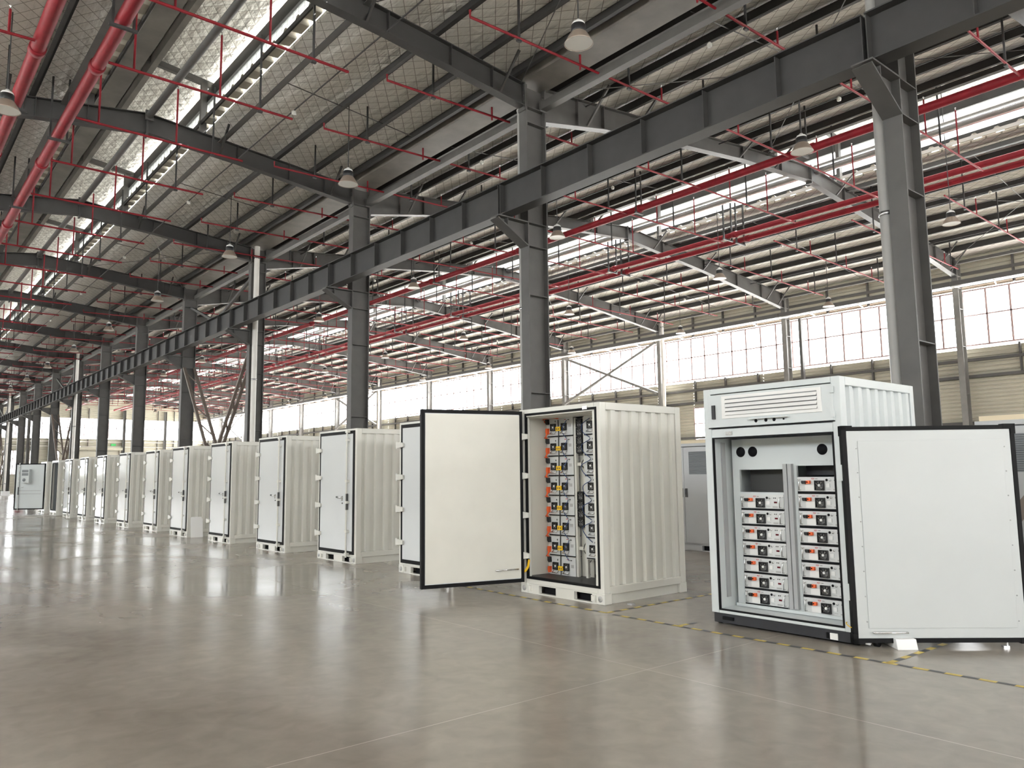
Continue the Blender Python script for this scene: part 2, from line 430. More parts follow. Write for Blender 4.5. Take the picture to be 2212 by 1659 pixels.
for a, b in FLOW:
    window(k, 'x', YF-.04, a, b, 2.2, 5.05, .93, [3.2, 4.1], 'lower window of the far end wall, '+nth(len(FLOW)-1-FLOW.index((a, b)))+' from the roller door'); k += 1
for i in range(4):
    a = YN+i*LY/4; b = YN+(i+1)*LY/4
    window(k, 'y', XL, a, b, 6.1, 9.1, 1.6, [7.6], 'window strip of the wall behind the camera aisle, '+nth(i)+' from the near end'); k += 1
# roller door of the far end wall
d = MB().box(20.3, 25.2, YF-.12, YF-.06, 0, 5.0)
for i in range(25): d.box(20.3, 25.2, YF-.14, YF-.12, .02+i*.2, .10+i*.2)
o = structure(d.build('door_1', 'corrugated'), 'closed roller door in the far end wall', 'door')
MB().box(20.1, 20.3, YF-.3, YF-.05, 0, 5.2).box(25.2, 25.4, YF-.3, YF-.05, 0, 5.2).build('door_rail', 'curb_sheet', o)
MB().tube([(20.0, YF-.3, 5.35), (25.5, YF-.3, 5.35)], .22, 12).build('roller_drum', 'corrugated', o)

# ---------------------------------------------------------------- steel columns of the aisle row
def hcol(mb, x0, x1, wy, z0, z1, tf=.025, tw=.016):
    mb.box(x0, x0+tf, -wy/2, wy/2, z0, z1); mb.box(x1-tf, x1, -wy/2, wy/2, z0, z1)
    return mb.box(x0+tf, x1-tf, -tw/2, tw/2, z0, z1)
def make_column():
    r = hcol(MB(), -.29, .29, .26, .03, 10.22).build('steel_column', 'steel')
    for z in (1.6, 3.25, 5.4, 6.5, 7.03, 9.35, 9.72):
        MB().box(-.262, .262, -.125, .125, z-.008, z+.008).build('stiffener_plate', 'steel', r)
    MB().box(-.4, .4, -.25, .25, 0, .03).build('base_plate', 'steel', r)
    b = MB().box(-1.13, -.29, -.15, .15, 7.00, 7.025)                 # corbel carrying the crane beam
    b.prism([(-1.08, 7.0), (-.29, 7.0), (-.29, 6.49), (-1.08, 6.92)], 'y', -.01, .01)
    b.prism([(-1.14, 6.95), (-1.12, 6.97), (-.29, 6.50), (-.29, 6.475)], 'y', -.14, .14)
    b.box(-.87, -.855, -.13, .13, 6.82, 7.0)
    b.build('bracket', 'steel', r)
    for s in (-1, 1):
        t = MB().box(min(s*.29, s*.32), max(s*.29, s*.32), -.12, .12, 9.62, 10.28)
        for kz in range(5):
            for yy in (-.08, .08):
                x = s*.29; t.tube([(x-.05, yy, 9.70+kz*.13), (x+.05, yy, 9.70+kz*.13)], .014, 6)
        t.build('end_plate', 'steel', r)
    return r
proto = make_column()
for n in range(13):
    o = proto if n == 0 else dup(proto)
    o.location = (XC, yn(n), 0)
    tag(o, 'dark grey steel H column under the crane beam, %s from the near end' % nth(n), 'column', 'steel columns beside the containers')
# pale downpipes strapped to the columns
def downpipe(x, y, z0, z1, r, lab, strap=True, mat='white_pipe'):
    o = MB().tube([(0, 0, z0), (0, 0, z1)], r, 16).build('downpipe', mat, loc=(x, y, 0))
    if strap:
        for z in (z0+1.2, (z0+z1)/2, z1-.5):
            MB().lathe([(r, z-.03), (r+.012, z-.03), (r+.012, z+.03), (r, z+.03)], n=16).build('pipe_clamp', 'galvanised', o)
    tag(o, lab, 'downpipe', 'pale rainwater downpipes')
for n in (0, 1, 2):
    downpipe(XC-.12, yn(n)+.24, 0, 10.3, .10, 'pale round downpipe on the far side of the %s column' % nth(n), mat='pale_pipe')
for n in (3, 7, 11):
    downpipe(XC-.13, yn(n)-.24, 0, 10.3, .10, 'white round downpipe up the near side of the %s column' % nth(n))

# ---------------------------------------------------------------- crane beams, one per bay
def make_crane_beam():
    L = S-.03
    r = MB().box(-.15, .15, .015, L, 7.05, 7.07).box(-.16, .16, .015, L, 7.73, 7.75).box(-.008, .008, .015, L, 7.07, 7.73)
    r = r.build('crane_beam', 'shaded_steel')
    for k in range(7):
        y = .03+k*(L-.04)/6
        MB().box(-.13, -.008, y-.008, y+.008, 7.07, 7.73).box(.008, .13, y-.008, y+.008, 7.07, 7.73).build('web_stiffener', 'shaded_steel', r)
    return r
proto = make_crane_beam(); i = 0
for n in range(-1, 13):
    o = proto if i == 0 else dup(proto)
    o.location = (10.33, yn(n), 0); i += 1
    lab = 'stiffened grey crane beam ' + ('between columns %s and %s of the row' % (nth(n), nth(n+1)) if 0 <= n < 12 else ('running back from the near column' if n < 0 else 'running on past the twelfth column'))
    if n == 12: lab = 'stiffened grey crane beam from the thirteenth column to the end wall'
    tag(o, lab, 'beam', 'crane beams along the column row')

# ---------------------------------------------------------------- rafters
def rafter(name, top, bot, stiff, braces, mat='steel'):
    """I-section haunched rafter in the frame plane; top and bottom are polylines with the same x"""
    m = MB(); tf = .02
    poly = top+bot[::-1]
    m.prism([(x, z) for x, z in poly], 'y', -.008, .008)
    for line, s in ((top, -1), (bot, 1)):
        for (xa, z0), (xb, z1) in zip(line, line[1:]):
            m.prism([(xa, z0), (xb, z1), (xb, z1+s*tf), (xa, z0+s*tf)], 'y', -.11, .11)
    r = m.build(name, mat)
    def zl(line, x):
        for (xa, z0), (xb, z1) in zip(line, line[1:]):
            if min(xa, xb)-1e-6 <= x <= max(xa, xb)+1e-6: return z0+(z1-z0)*(x-xa)/(xb-xa)
    for x in stiff:
        MB().box(x-.008, x+.008, -.10, .10, zl(bot, x), zl(top, x)).build('web_stiffener', mat, r)
    for x, dx in braces:
        MB().beam((x, -.09, zl(bot, x)+.04), (x+dx, -.75, zl(top, x)+.17), .05, .05).beam((x, .09, zl(bot, x)+.04), (x+dx, .75, zl(top, x)+.17), .05, .05).build('fly_brace', mat, r)
    for x, s in ((top[0][0], 1), (top[-1][0], -1)):
        zb_, zt_ = zl(bot, x), zl(top, x)
        MB().box(min(x, x+s*.025), max(x, x+s*.025), -.11, .11, zb_-.08, zt_+.03).build('end_plate', mat, r)
    return r
lowR = rafter('roof_rafter', [(RA, ZA), (10.92, za(10.92))], [(RA, 10.30), (7.4, 10.12), (10.92, 9.71)], (7.4, 8.9, 10.0), ((6.9, 0), (10.2, 0)), 'shaded_steel')
lowL = rafter('roof_rafter', [(-1.0, za(-1.0)), (RA, ZA)], [(-1.0, 9.35), (2.6, 10.0), (RA, 10.30)], (1.2, 2.6, 3.7), ((2.0, 0),), 'shaded_steel')
tallL = rafter('roof_rafter', [(11.5, zb(11.5)), (RB, ZB)], [(11.5, 9.50), (13.5, 9.90), (16.6, 10.36), (19.5, 10.70), (RB, 10.98)],
               (12.6, 13.5, 16.6, 19.5, 21.6), ((12.9, .1), (14.6, .1), (19.3, .1), (21.2, .1)))
tallR = rafter('roof_rafter', [(RB, ZB), (34.95, zb(34.95))], [(RB, 10.98), (28.5, 10.46), (34.95, 9.60)],
               (25.6, 28.5, 31.0, 33.0), ((25.0, .1), (28.4, .1), (33.4, .1), (34.4, .1)))
for proto, what in ((lowR, 'haunched grey rafter from the low ridge down to the %s column'), (lowL, 'grey rafter down the far side of the low ridge, in line with the %s column'),
                    (tallL, 'deep haunched grey rafter rising from the %s column to the tall ridge'), (tallR, 'grey rafter from the tall ridge down to the window wall, level with the %s column')):
    for n in range(13):
        o = proto if n == 0 else dup(proto)
        o.location = (0, yn(n), 0)
        tag(o, what % nth(n), 'rafter', 'roof rafters')
# monitor frames standing on the rafters
def monitor_frame(x0, x1, ridge, zr, ztop, zl, w, nm):
    r = empty('roof_portal')
    for x in (x0, x1):
        MB().box(x-w/2, x+w/2, -.06, .06, zl(x), ztop).build('post', 'steel', r)
    m = MB()
    for a, b in ((x0-.3, ridge), (ridge, x1+.3)):
        za_, zb_ = [ztop-.02 if abs(q-ridge) > .01 else zr for q in (a, b)]
        m.prism([(a, za_), (b, zb_), (b, zb_-.16), (a, za_-.16)], 'y', -.06, .06)
    m.build('ridge_rafter', 'steel', r)
    return r
for args, nm in (((3.75, 6.46, RA, 12.40, 12.2, za, .16), 'low'), ((21.35, 25.5, RB, 13.34, 13.1, zb, .18), 'tall')):
    p = monitor_frame(*args, nm)
    for n in range(13):
        o = p if n == 0 else dup(p)
        o.location = (0, yn(n), 0)
        tag(o, 'small grey portal holding up the raised roof of the %s ridge over the %s frame' % (nm, nth(n)), 'roof frame', 'ridge portals')

# ---------------------------------------------------------------- purlins (continuous along the hall)
def purlin(x, z, lab, h=.24, wd=.07, mat='purlin_steel', name='roof_purlin'):
    m = MB(); t = .006
    m.box(-t, t, YN, YF, -h/2, h/2).box(-t, wd, YN, YF, h/2-2*t, h/2).box(-wd, t, YN, YF, -h/2, -h/2+2*t)
    o = m.build(name, mat, loc=(x, 0, z)); tag(o, lab, 'purlin', 'roof purlins'); return o
for i, x in enumerate((10.62, 9.70, 8.57)):
    purlin(x, za(x)+.125, 'dark roof purlin on the low slope, %s up from the valley gutter' % nth(i), .24, .1)
for i, x in enumerate((2.55, 1.05, -.45)):
    purlin(x, za(x)+.125, 'dark roof purlin on the far side of the low ridge, %s down from the ridge' % nth(i), .24, .1)
for i in range(8):
    x = 11.95+i*1.22
    purlin(x, zb(x)+.125, 'dark roof purlin between the valley and the tall ridge, %s up from the valley' % nth(i), .24, .08)
for i in range(7):
    x = 26.75+i*1.24
    purlin(x, zb(x)+.125, 'dark roof purlin between the tall ridge and the windows, %s down from the ridge' % nth(i), .24, .08)
for x, z, lab in ((3.3, MZA, 'slim purlin under the raised low roof, away from the columns'), (6.98, MZA, 'slim purlin under the raised low roof, column side'),
                  (4.35, MZA+.08, 'slim purlin under the raised low roof just before its ridge'),
                  (21.0, MZB-.02, 'slim purlin under the raised tall roof, column side'), (25.9, MZB-.02, 'slim purlin under the raised tall roof, window side'),
                  (22.4, MZB+.1, 'slim purlin under the raised tall roof just before its ridge')):
    purlin(x, z-.05, lab, .14, .06)
for x, z, lab in ((7.0, za(7.0)+.02, 'grey edge angle along the monitor curb of the low ridge, column side'), (3.25, za(3.25)+.02, 'grey edge angle along the monitor curb of the low ridge, far side'),
                  (20.95, zb(20.95)+.06, 'grey edge angle along the monitor curb of the tall ridge, column side'), (26.0, zb(26)+.05, 'pale edge angle along the monitor curb of the tall ridge, window side')):
    purlin(x, z, lab, .2, .14, 'steel', 'curb_angle')
# sag rods between purlins and diagonal roof ties
def rod(name, p, q, r, lab, cat, grp, mat='steel'):
    p = Vector(p); o = MB().tube([(0, 0, 0), Vector(q)-p], r, 6).build(name, mat, loc=p); return tag(o, lab, cat, grp)
for n in range(12):
    for nm, x0, x1, f in (('low slope', 7.1, 10.6, za), ('slope below the tall ridge', 11.8, 20.9, zb), ('slope above the windows', 26.1, 35.0, zb)):
        y = yn(n)+4.0
        rod('sag_rod', (x0, y, f(x0)+.06), (x1, y, f(x1)+.06), .012, 'thin straight tie rod across the purlins, %s, %s bay' % (nm, nth(n)), 'rod', 'roof tie rods')
for n in (0, 3, 7, 10):
    for nm, x0, x1, f in (('low slope', 7.0, 10.8, za), ('slope below the tall ridge', 11.8, 20.8, zb), ('slope above the windows', 26.2, 34.9, zb)):
        for s, w_ in ((0, 'rising'), (1, 'crossing')):
            ya, yb = (yn(n)+.1, yn(n+1)-.1) if s == 0 else (yn(n+1)-.1, yn(n)+.1)
            rod('roof_brace_rod', (x0, ya, f(x0)-.04), (x1, yb, f(x1)-.04), .011, '%s diagonal brace rod under the %s, %s bay' % (w_, nm, nth(n)), 'rod', 'roof brace rods')

# ---------------------------------------------------------------- struts along the hall
def strut_run(name, x, z, size, mat, lab, cat, grp, rnd=False, gap=.12):
    m = MB()
    if rnd: m.tube([(0, gap, 0), (0, S-gap, 0)], size, 18)
    else: m.box(-size/2, size/2, gap, S-gap, -size/2, size/2)
    for y in (gap, S-gap): m.box(-.10, .10, y-.02, y+.02, -.13, .13)
    p = m.build(name, mat)
    for n in range(0, 13):
        o = p if n == 0 else dup(p)
        o.location = (x, yn(n), z); tag(o, lab % nth(n), cat, grp)
strut_run('ridge_tube', RA+.03, ZA-.07, .085, 'steel', 'round grey tie tube along the low ridge in the %s bay', 'strut', 'tie tubes on the low ridge', True)
strut_run('ridge_tube', RB+.25, ZB-.10, .17, 'galvanised', 'thick shiny tie tube along the tall ridge in the %s bay', 'strut', 'tie tubes on the tall ridge', True)
strut_run('tie_strut', 11.43, 9.83, .18, 'steel', 'square grey strut between column heads in the %s bay', 'strut', 'column head struts')
strut_run('eave_strut', 34.85, 10.12, .12, 'steel', 'square grey eave strut over the windows in the %s bay', 'strut', 'eave struts')
# longitudinal beam, its ledge whitened as a sunlit lip, just above the windows
for n in range(0, 13):
    if n == 0:
        p = MB().box(34.50, 34.62, .02, S-.02, 9.10, 9.30).build('eave_beam', 'steel')
        MB().box(34.62, 34.95, .02, S-.02, 9.085, 9.10).build('ledge', 'white_pipe', p)
        m = MB()
        for y in (1.6, 4.0, 6.4): m.beam((34.62, y, 9.08), (35.6, y+.25, 9.08), .05, .04)
        m.build('outrigger', 'white_pipe', p)
    o = p if n == 0 else dup(p)
    o.location = (0, yn(n), 0)
    tag(o, 'narrow beam with ledge painted sunlit above the upper windows, %s bay' % nth(n), 'beam', 'eave beams above the windows')

# ---------------------------------------------------------------- columns of the window wall
def make_wall_column():
    r = hcol(MB(), -.2, .2, .24, .02, 10.25, .02, .012).build('wall_column', 'lit_steel')
    for z in (2.4, 4.6, 6.6, 8.2, 9.1, 9.62): MB().box(-.18, .18, -.115, .115, z-.007, z+.007).build('stiffener_plate', 'lit_steel', r)
    MB().box(-.3, .3, -.2, .2, 0, .02).build('base_plate', 'lit_steel', r)
    return r
proto = make_wall_column()
for n in range(13):
    o = proto if n == 0 else dup(proto)
    o.location = (35.17, yn(n), 0)
    tag(o, 'grey steel column of the window wall, level with the %s aisle column' % nth(n), 'column', 'columns of the window wall')
for n in (3, 7, 11):
    downpipe(34.85, yn(n)-.42, 0, 10.3, .09, 'white round downpipe beside the %s column of the window wall' % nth(n))
p2 = MB().box(-.09, .09, -.07, .07, 0, 9.0).build('wall_duct', 'steel', loc=(35.25, yn(2)-.75, 0))
tag(p2, 'slim grey upright duct beside the third column of the window wall', 'duct')
# columns of the far end wall
proto = hcol(MB(), -.16, .16, .24, 0, 10.3, .02, .012).build('gable_column', 'steel')
for i, x in enumerate((3.0, 9.6, 15.1, 17.4, 19.9, 25.6, 30.6)):
    o = proto if i == 0 else dup(proto)
    o.location = (x, YF-.35, 0)
    tag(o, 'slim grey column of the far end wall, %s from the window wall' % nth(6-i), 'column', 'columns of the far end wall')
# girts and posts on the walls
def wall_bar(name, lab, build):
    m = MB(); build(m); tag(m.build(name, 'steel'), lab, 'wall rail', 'wall rails')
for z, lab in ((6.05, 'dark wall rail just under the upper windows'), (5.35, 'dark wall rail at the head of the lower windows'), (3.4, 'dark wall rail half way up the window wall'), (1.5, 'dark wall rail low on the window wall'), (9.75, 'dark wall rail above the upper windows')):
    wall_bar('wall_rail', lab, lambda m: m.box(XW-.22, XW-.06, YN, YF, z-.06, z+.06))
proto = MB().box(XW-.18, XW-.05, -.035, .035, 5.4, 6.6).build('wall_post', 'steel')
protoU = MB().box(XW-.18, XW-.05, -.035, .035, 9.1, 10.4).build('wall_post', 'steel')
i = 0
for n in range(13):
    for q in (2.0, 4.0, 6.0):
        for pr_, w_ in ((proto, 'under'), (protoU, 'over')):
            o = pr_ if i < 2 else dup(pr_); i += 1
            o.location = (0, yn(n)+q, 0)
            tag(o, 'short dark post %s the upper windows, %s of three in the %s bay' % (w_, nth(int(q/2)-1), nth(n)), 'post', 'short wall posts')
for z, lab in ((6.2, 'pale rail across the far end wall under its upper windows'), (5.6, 'pale pipe rail across the far end wall over the roller door')):
    m = MB().tube([(XL, YF-.2, z), (XW, YF-.2, z)], .05, 8); tag(m.build('wall_rail', 'white_pipe'), lab, 'wall rail', 'wall rails')
proto = MB().box(-.04, .04, YF-.16, YF-.05, 5.1, 6.6).build('wall_post', 'steel')
protoU = MB().box(-.04, .04, YF-.16, YF-.05, 9.1, 10.4).build('wall_post', 'steel')
for i in range(14):
    for pr_, w_ in ((proto, 'under'), (protoU, 'over')):
        o = pr_ if i == 0 else dup(pr_)
        o.location = (7.2+i*2.05, 0, 0); tag(o, 'short post %s the upper windows of the far end wall, %s from the window wall' % (w_, nth(13-i)), 'post', 'posts on the far end wall')
e = MB().box(24.2, 24.75, YF-.22, YF-.03, 5.72, 5.98).build('exit_sign', 'green_sign'); tag(e, 'small green exit sign on the far end wall above the roller door', 'sign')

# ---------------------------------------------------------------- diagonal bracing
def brace(name, segs, size, lab, plates=()):
    m = MB()
    for p, q in segs: m.beam(p, q, size, size)
    for (x, y, z, s) in plates: m.box(x-.02, x+.02, y-s, y+s, z-s, z+s)
    o = m.build(name, 'lit_steel' if 'wall' in name else 'steel'); return tag(o, lab, 'bracing', 'diagonal braces')
for n in (3, 7, 11):
    ya, yb, ym = yn(n)+.2, yn(n+1)-.2, yn(n)+4
    # twin lattice legs from under the crane beam, crossing low down
    for (y0, y1, nm) in ((yb, ya+2.2, 'from the %s column' % nth(n+1)), (ya, yb-2.2, 'from the %s column' % nth(n))):
        r = empty('lattice_brace', (XC, 0, 0))
        tag(r, 'twin-leg lattice brace slanting down below the crane beam %s, %s braced bay' % (nm, nth((n-3)//4)), 'bracing', 'lattice braces below the crane beam')
        s_ = 1 if y1 > y0 else -1
        P, Q = Vector((0, y0, 6.5)), Vector((0, y1+s_*.3, .05)); dw = .22 if s_ < 0 else .10
        for dx in (-dw, dw):
            MB().beam(P+Vector((dx, s_*.0, 0)), Q+Vector((dx, 0, 0)), .12, .08).build('leg', 'brown_steel', r)
        m = MB()
        for k in range(8):
            a = P.lerp(Q, (k+.3)/8); b = P.lerp(Q, (k+1.0)/8)
            m.beam(a+Vector((-dw, 0, 0)), b+Vector((dw, 0, 0)), .05, .04)
        m.build('lacing', 'brown_steel', r)
    brace('upper_brace', [((XC, yn(n)+.3, 9.3), (XC, ym+.4, 8.15)), ((XC, ym+.4, 8.1), (XC, yb, 9.3)), ((XC, ym+.4, 8.15), (XC, yn(n)+1.0, 7.8))], .1,
          'grey V brace above the crane beam, %s braced bay' % nth((n-3)//4), [(XC, ym+.4, 8.12, .18)])
    tag(MB().box(XC-.05, XC+.05, yn(n)+.15, yn(n+1)-.15, 8.05, 8.2).build('cross_strut', 'steel'), 'level grey strut above the crane beam, %s braced bay' % nth((n-3)//4), 'bracing')
    for s, w_ in ((0, 'rising'), (1, 'falling')):
        z0, z1 = (6.05, 9.0) if s == 0 else (9.0, 6.05)
        brace('wall_brace', [((35.0-.05*s, yn(n)+.2, z0 if s else z0), (35.0-.05*s, yn(n+1)-.2, z1))], .14,
              '%s diagonal brace across the upper windows, %s braced bay of the window wall' % (w_, nth((n-3)//4)))

# ---------------------------------------------------------------- sprinkler mains
def main_pipe(x, z, r, lab, trap=None):
    o = MB().tube([(0, YN+1, 0), (0, YF-1, 0)], r, 18).build('sprinkler_main', 'red_pipe', loc=(x, 0, z))
    tag(o, lab, 'pipe', 'red sprinkler mains')
    n = 0
    for y in range(-2, 100, 6):
        MB().lathe([(r, y-.09), (r+.022, y-.09), (r+.022, y+.09), (r, y+.09)], n=18, axis='y').build('coupling', 'red_pipe', o)
    return o
def hanger(x0, x1, z, ztop, y, lab, n=2, r=.02):
    m = MB()
    for x in (x0, x1): m.box(x-r, x+r, y-r, y+r, z, ztop)
    m.box(x0-.06, x1+.06, y-.03, y+.03, z-.05, z)
    tag(m.build('pipe_hanger', 'purlin_steel'), lab, 'hanger', 'trapeze pipe hangers')
main_pipe(3.0, 9.45, .125, 'thick red sprinkler main under the low ridge, nearer the columns')
main_pipe(2.0, 9.45, .125, 'thick red sprinkler main under the low ridge, farther from the columns')
main_pipe(18.85, 10.02, .11, 'dark red sprinkler main hanging before the bright tall ridge')
main_pipe(24.2, 10.2, .10, 'upper red pipe of the pair hung past the tall ridge')
main_pipe(25.0, 10.2, .10, 'lower red pipe of the pair hung past the tall ridge')
for k in range(30):
    y = 7.0+k*2.9
    if y > 100: break
    if k % 2 == 0:
        hanger(1.83, 2.17, 9.32, za(2)+ROOF+.01, y, 'black trapeze hanger around the farther low main, %s from the near end' % nth(k//2))
        hanger(2.83, 3.17, 9.32, za(3)+ROOF+.01, y+1.2, 'black trapeze hanger around the nearer low main, %s from the near end' % nth(k//2))
    if k % 2 == 1:
        hanger(23.95, 24.45, 10.09, zb(24.2)+ROOF+.01, y+.6, 'pair of rods holding the upper pipe of the red pair, %s from the near end' % nth(k//2), r=.025)
        hanger(24.75, 25.25, 10.09, zb(25)+ROOF+.01, y+.6, 'pair of rods holding the lower pipe of the red pair, %s from the near end' % nth(k//2), r=.025)
        hanger(18.72, 18.98, 9.9, zb(18.85)+ROOF+.01, y+.3, 'rod hanger on the dark main before the tall ridge, %s from the near end' % nth(k//2), r=.018)
# ---------------------------------------------------------------- sprinkler branches
def branch(x0, x1, z0, z1, r, ups, drops, hangs, ztop, elbow=0.0):
    """pipe from x0 to x1 with uprights, short drops and rods; local origin on the floor line"""
    pts = [(x0, 0, z0), (x1, 0, z1)]
    if elbow: pts = [(x0, 0, z0+elbow), (x0, 0, z0)]+pts[1:]
    o = MB().tube(pts, r, 8).build('sprinkler_branch', 'red_pipe')
    zz = lambda x: z0+(z1-z0)*(x-x0)/(x1-x0)
    for x, h in ups:
        MB().tube([(x, 0, zz(x)), (x, 0, zz(x)+h)], r*.8, 6).build('riser', 'red_pipe', o)
        MB().lathe([(.0, zz(x)+h+.07), (.022, zz(x)+h+.07), (.022, zz(x)+h+.06), (.008, zz(x)+h+.05), (.014, zz(x)+h)], (x, 0, 0), 8).build('sprinkler_head', 'chrome', o)
    for x in drops:
        MB().tube([(x, 0, zz(x)), (x, 0, zz(x)+.22)], r*.9, 6).tube([(x, 0, zz(x)), (x, 0, zz(x)-.10)], r*.8, 6).build('drop', 'red_pipe', o)
    for x in hangs:
        MB().box(x-.018, x+.018, -.018, .018, zz(x)-.06, ztop(x)+ROOF+.01).box(x-.05, x+.05, -.03, .03, zz(x)-.075, zz(x)-.035).build('hanger', 'purlin_steel', o)
    return o
bz = [(branch(3.1, 6.78, 9.36, 9.32, .028, ((3.55, 1.2), (5.2, 1.35)), (), (6.05,), za), 12.6, 2.92, 'red branch pipe from the low mains towards the columns'),
      (branch(1.9, -.8, 9.36, 9.30, .028, ((1.5, .45),), (), (.6,), za), 12.6, 2.92, 'red branch pipe from the low mains away from the columns'),
      (branch(7.98, 18.75, 9.79, 9.97, .026, ((13.4, .3), (16.4, .3)), (10.8,), (9.15, 12.3, 15.0, 17.9), lambda x: za(x) if x < 11.2 else zb(x), .13), 10.6, 2.92, 'long red branch pipe crossing over the crane beam'),
      (branch(18.95, 24.1, 9.97, 9.98, .026, ((20.3, .95), (22.4, 1.3)), (), (21.2,), zb), 10.6, 2.92, 'red branch pipe between the tall ridge mains'),
      (branch(25.03, 33.9, 9.86, 9.62, .024, ((27.6, .55), (30.4, .5), (32.6, .4)), (), (26.6, 29.6, 33.2), zb), 12.0, 2.92, 'red branch pipe running on to the window wall')]
for proto, ya, st, lab in bz:
    n = 0
    for k in range(-2, 32):
        y = ya+k*st
        if y < 1 or y > 100: continue
        if abs(((y-Y0+4) % 8)-4) < .3: y += .35
        o = proto if n == 0 else dup(proto)
        o.location = (0, y, 0)
        tag(o, '%s, %s from the near end' % (lab, nth(n)), 'pipe', 'red sprinkler branches'); n += 1
# ---------------------------------------------------------------- detector conduits
for x, z, lab in ((7.33, 10.14, 'under the low slope'), (12.95, 10.36, 'just past the valley'), (18.4, 10.9, 'before the tall ridge'), (28.6, 10.8, 'past the tall ridge'), (32.2, 10.45, 'near the window wall')):
    o = MB().tube([(0, YN+2, 0), (0, YF-2, 0)], .017, 6).build('conduit', 'purlin_steel', loc=(x, 0, z))
    tag(o, 'thin dark conduit along the hall %s' % lab, 'conduit', 'thin roof conduits')
    for k in range(14):
        y = 1.2+k*7.75
        MB().lathe([(0, -.11), (.05, -.10), (.06, -.04), (.03, -.0), (0, .02)], (0, y, 0), 12).build('detector', 'white_paint', o)
# ---------------------------------------------------------------- pendant high-bay lamps
def make_lamp():
    r = empty('pendant_lamp')
    MB().tube([(0, 0, 0), (0, 0, 1)], .012, 6).build('cord', 'purlin_steel', r, (0, 0, .42))
    MB().lathe([(0, .43), (.03, .43), (.05, .40), (.095, .375), (.112, .35), (.112, .325)], n=28).build('cap', 'lamp_cap', r)
    MB().lathe([(.112, .33), (.122, .315), (.125, .215), (.118, .195), (.0, .195)], n=28).build('driver_housing', 'black_plastic', r)
    MB().lathe([(.118, .20), (.14, .18), (.18, .115), (.222, .035), (.245, .0), (.238, .0), (.21, .035), (.17, .115), (.13, .17)], n=32).build('lamp_shade', 'lamp_bell', r)
    MB().lathe([(0, .012), (.238, .008)], n=32).build('lens', 'lamp_lens', r)
    return r
proto = make_lamp(); i = 0
for x, zr, lab in ((8.7, za(8.7), 'on the aisle side of the column row'), (15.72, zb(15.7), 'just beyond the crane beam'), (23.95, 13.10, 'under the tall ridge'), (31.9, zb(31.9), 'along the window wall'), (1.7, za(1.7), 'under the far slope of the low ridge')):
    for k in range(-1, 12):
        if x < 3 and k > 4: continue
        zl_ = 8.6
        o = proto if i == 0 else dup(proto)
        o.location = (x, yn(k)+4.0 if x > 3 else yn(k)+4.6, zl_); i += 1
        tag(o, 'bell-shaped pendant lamp %s, %s from the near end' % (lab, nth(k+1)), 'lamp', 'pendant lamps')
        for ch in o.children:
            if ch.name.startswith('cord'): ch.scale = (1, 1, zr+ROOF+.02-zl_-.42)

# ---------------------------------------------------------------- battery cabinets built like small containers
CW, CD, CH = 1.46, 1.50, 2.34
def rect_ring(m, x0, x1, a0, a1, b0, b1, t, mi=0):
    """frame of bar width t in the yz plane between x0 and x1"""
    m.box(x0, x1, a0, a1, b0, b0+t, mi).box(x0, x1, a0, a1, b1-t, b1, mi)
    m.box(x0, x1, a0, a0+t, b0+t, b1-t, mi).box(x0, x1, a1-t, a1, b0+t, b1-t, mi)
def container_shell(r, open_front, base='white'):
    f = MB()
    for y0 in (0, CW-.10):
        for x0 in (0, CD-.10): f.box(x0, x0+.10, y0, y0+.10, .12, CH)
    f.box(0, .08, .10, CW-.10, CH-.10, CH).box(CD-.08, CD, .10, CW-.10, CH-.10, CH)
    f.box(0, .10, .10, CW-.10, .12, .20).box(CD-.10, CD, .10, CW-.10, .12, .20)
    for y0 in (0, CW-.06):
        f.box(.10, CD-.10, y0, y0+.06, CH-.09, CH).box(.10, CD-.10, y0, y0+.06, .11, .20)
    f.box(.08, CD-.08, .06, CW-.06, CH-.05, CH-.02)
    if open_front: f.box(0, .07, .10, .13, .20, CH-.10).box(0, .07, CW-.13, CW-.10, .20, CH-.10)
    f.build('frame', 'white_paint', r, bevel=.006)
    # sunken ribbed side and rear walls
    def ribs(a, b, base_, dep):
        n = 7; p = (b-a)/n; out = []
        for i in range(n):
            u = a+i*p; out += [(u, base_), (u+p*.42, base_), (u+p*.52, base_+dep), (u+p*.92, base_+dep)]
        return out+[(b, base_)]
    MB().strip(ribs(.10, CD-.10, .045, -.034), 'z', .19, CH-.08).build('side_wall', 'white_paint', r)
    MB().strip(ribs(.10, CD-.10, CW-.045, .034), 'z', .19, CH-.08).build('side_wall', 'white_paint', r)
    MB().strip([(b, a) for a, b in ribs(.10, CW-.10, CD-.045, .034)], 'z', .19, CH-.08).build('rear_wall', 'white_paint', r)
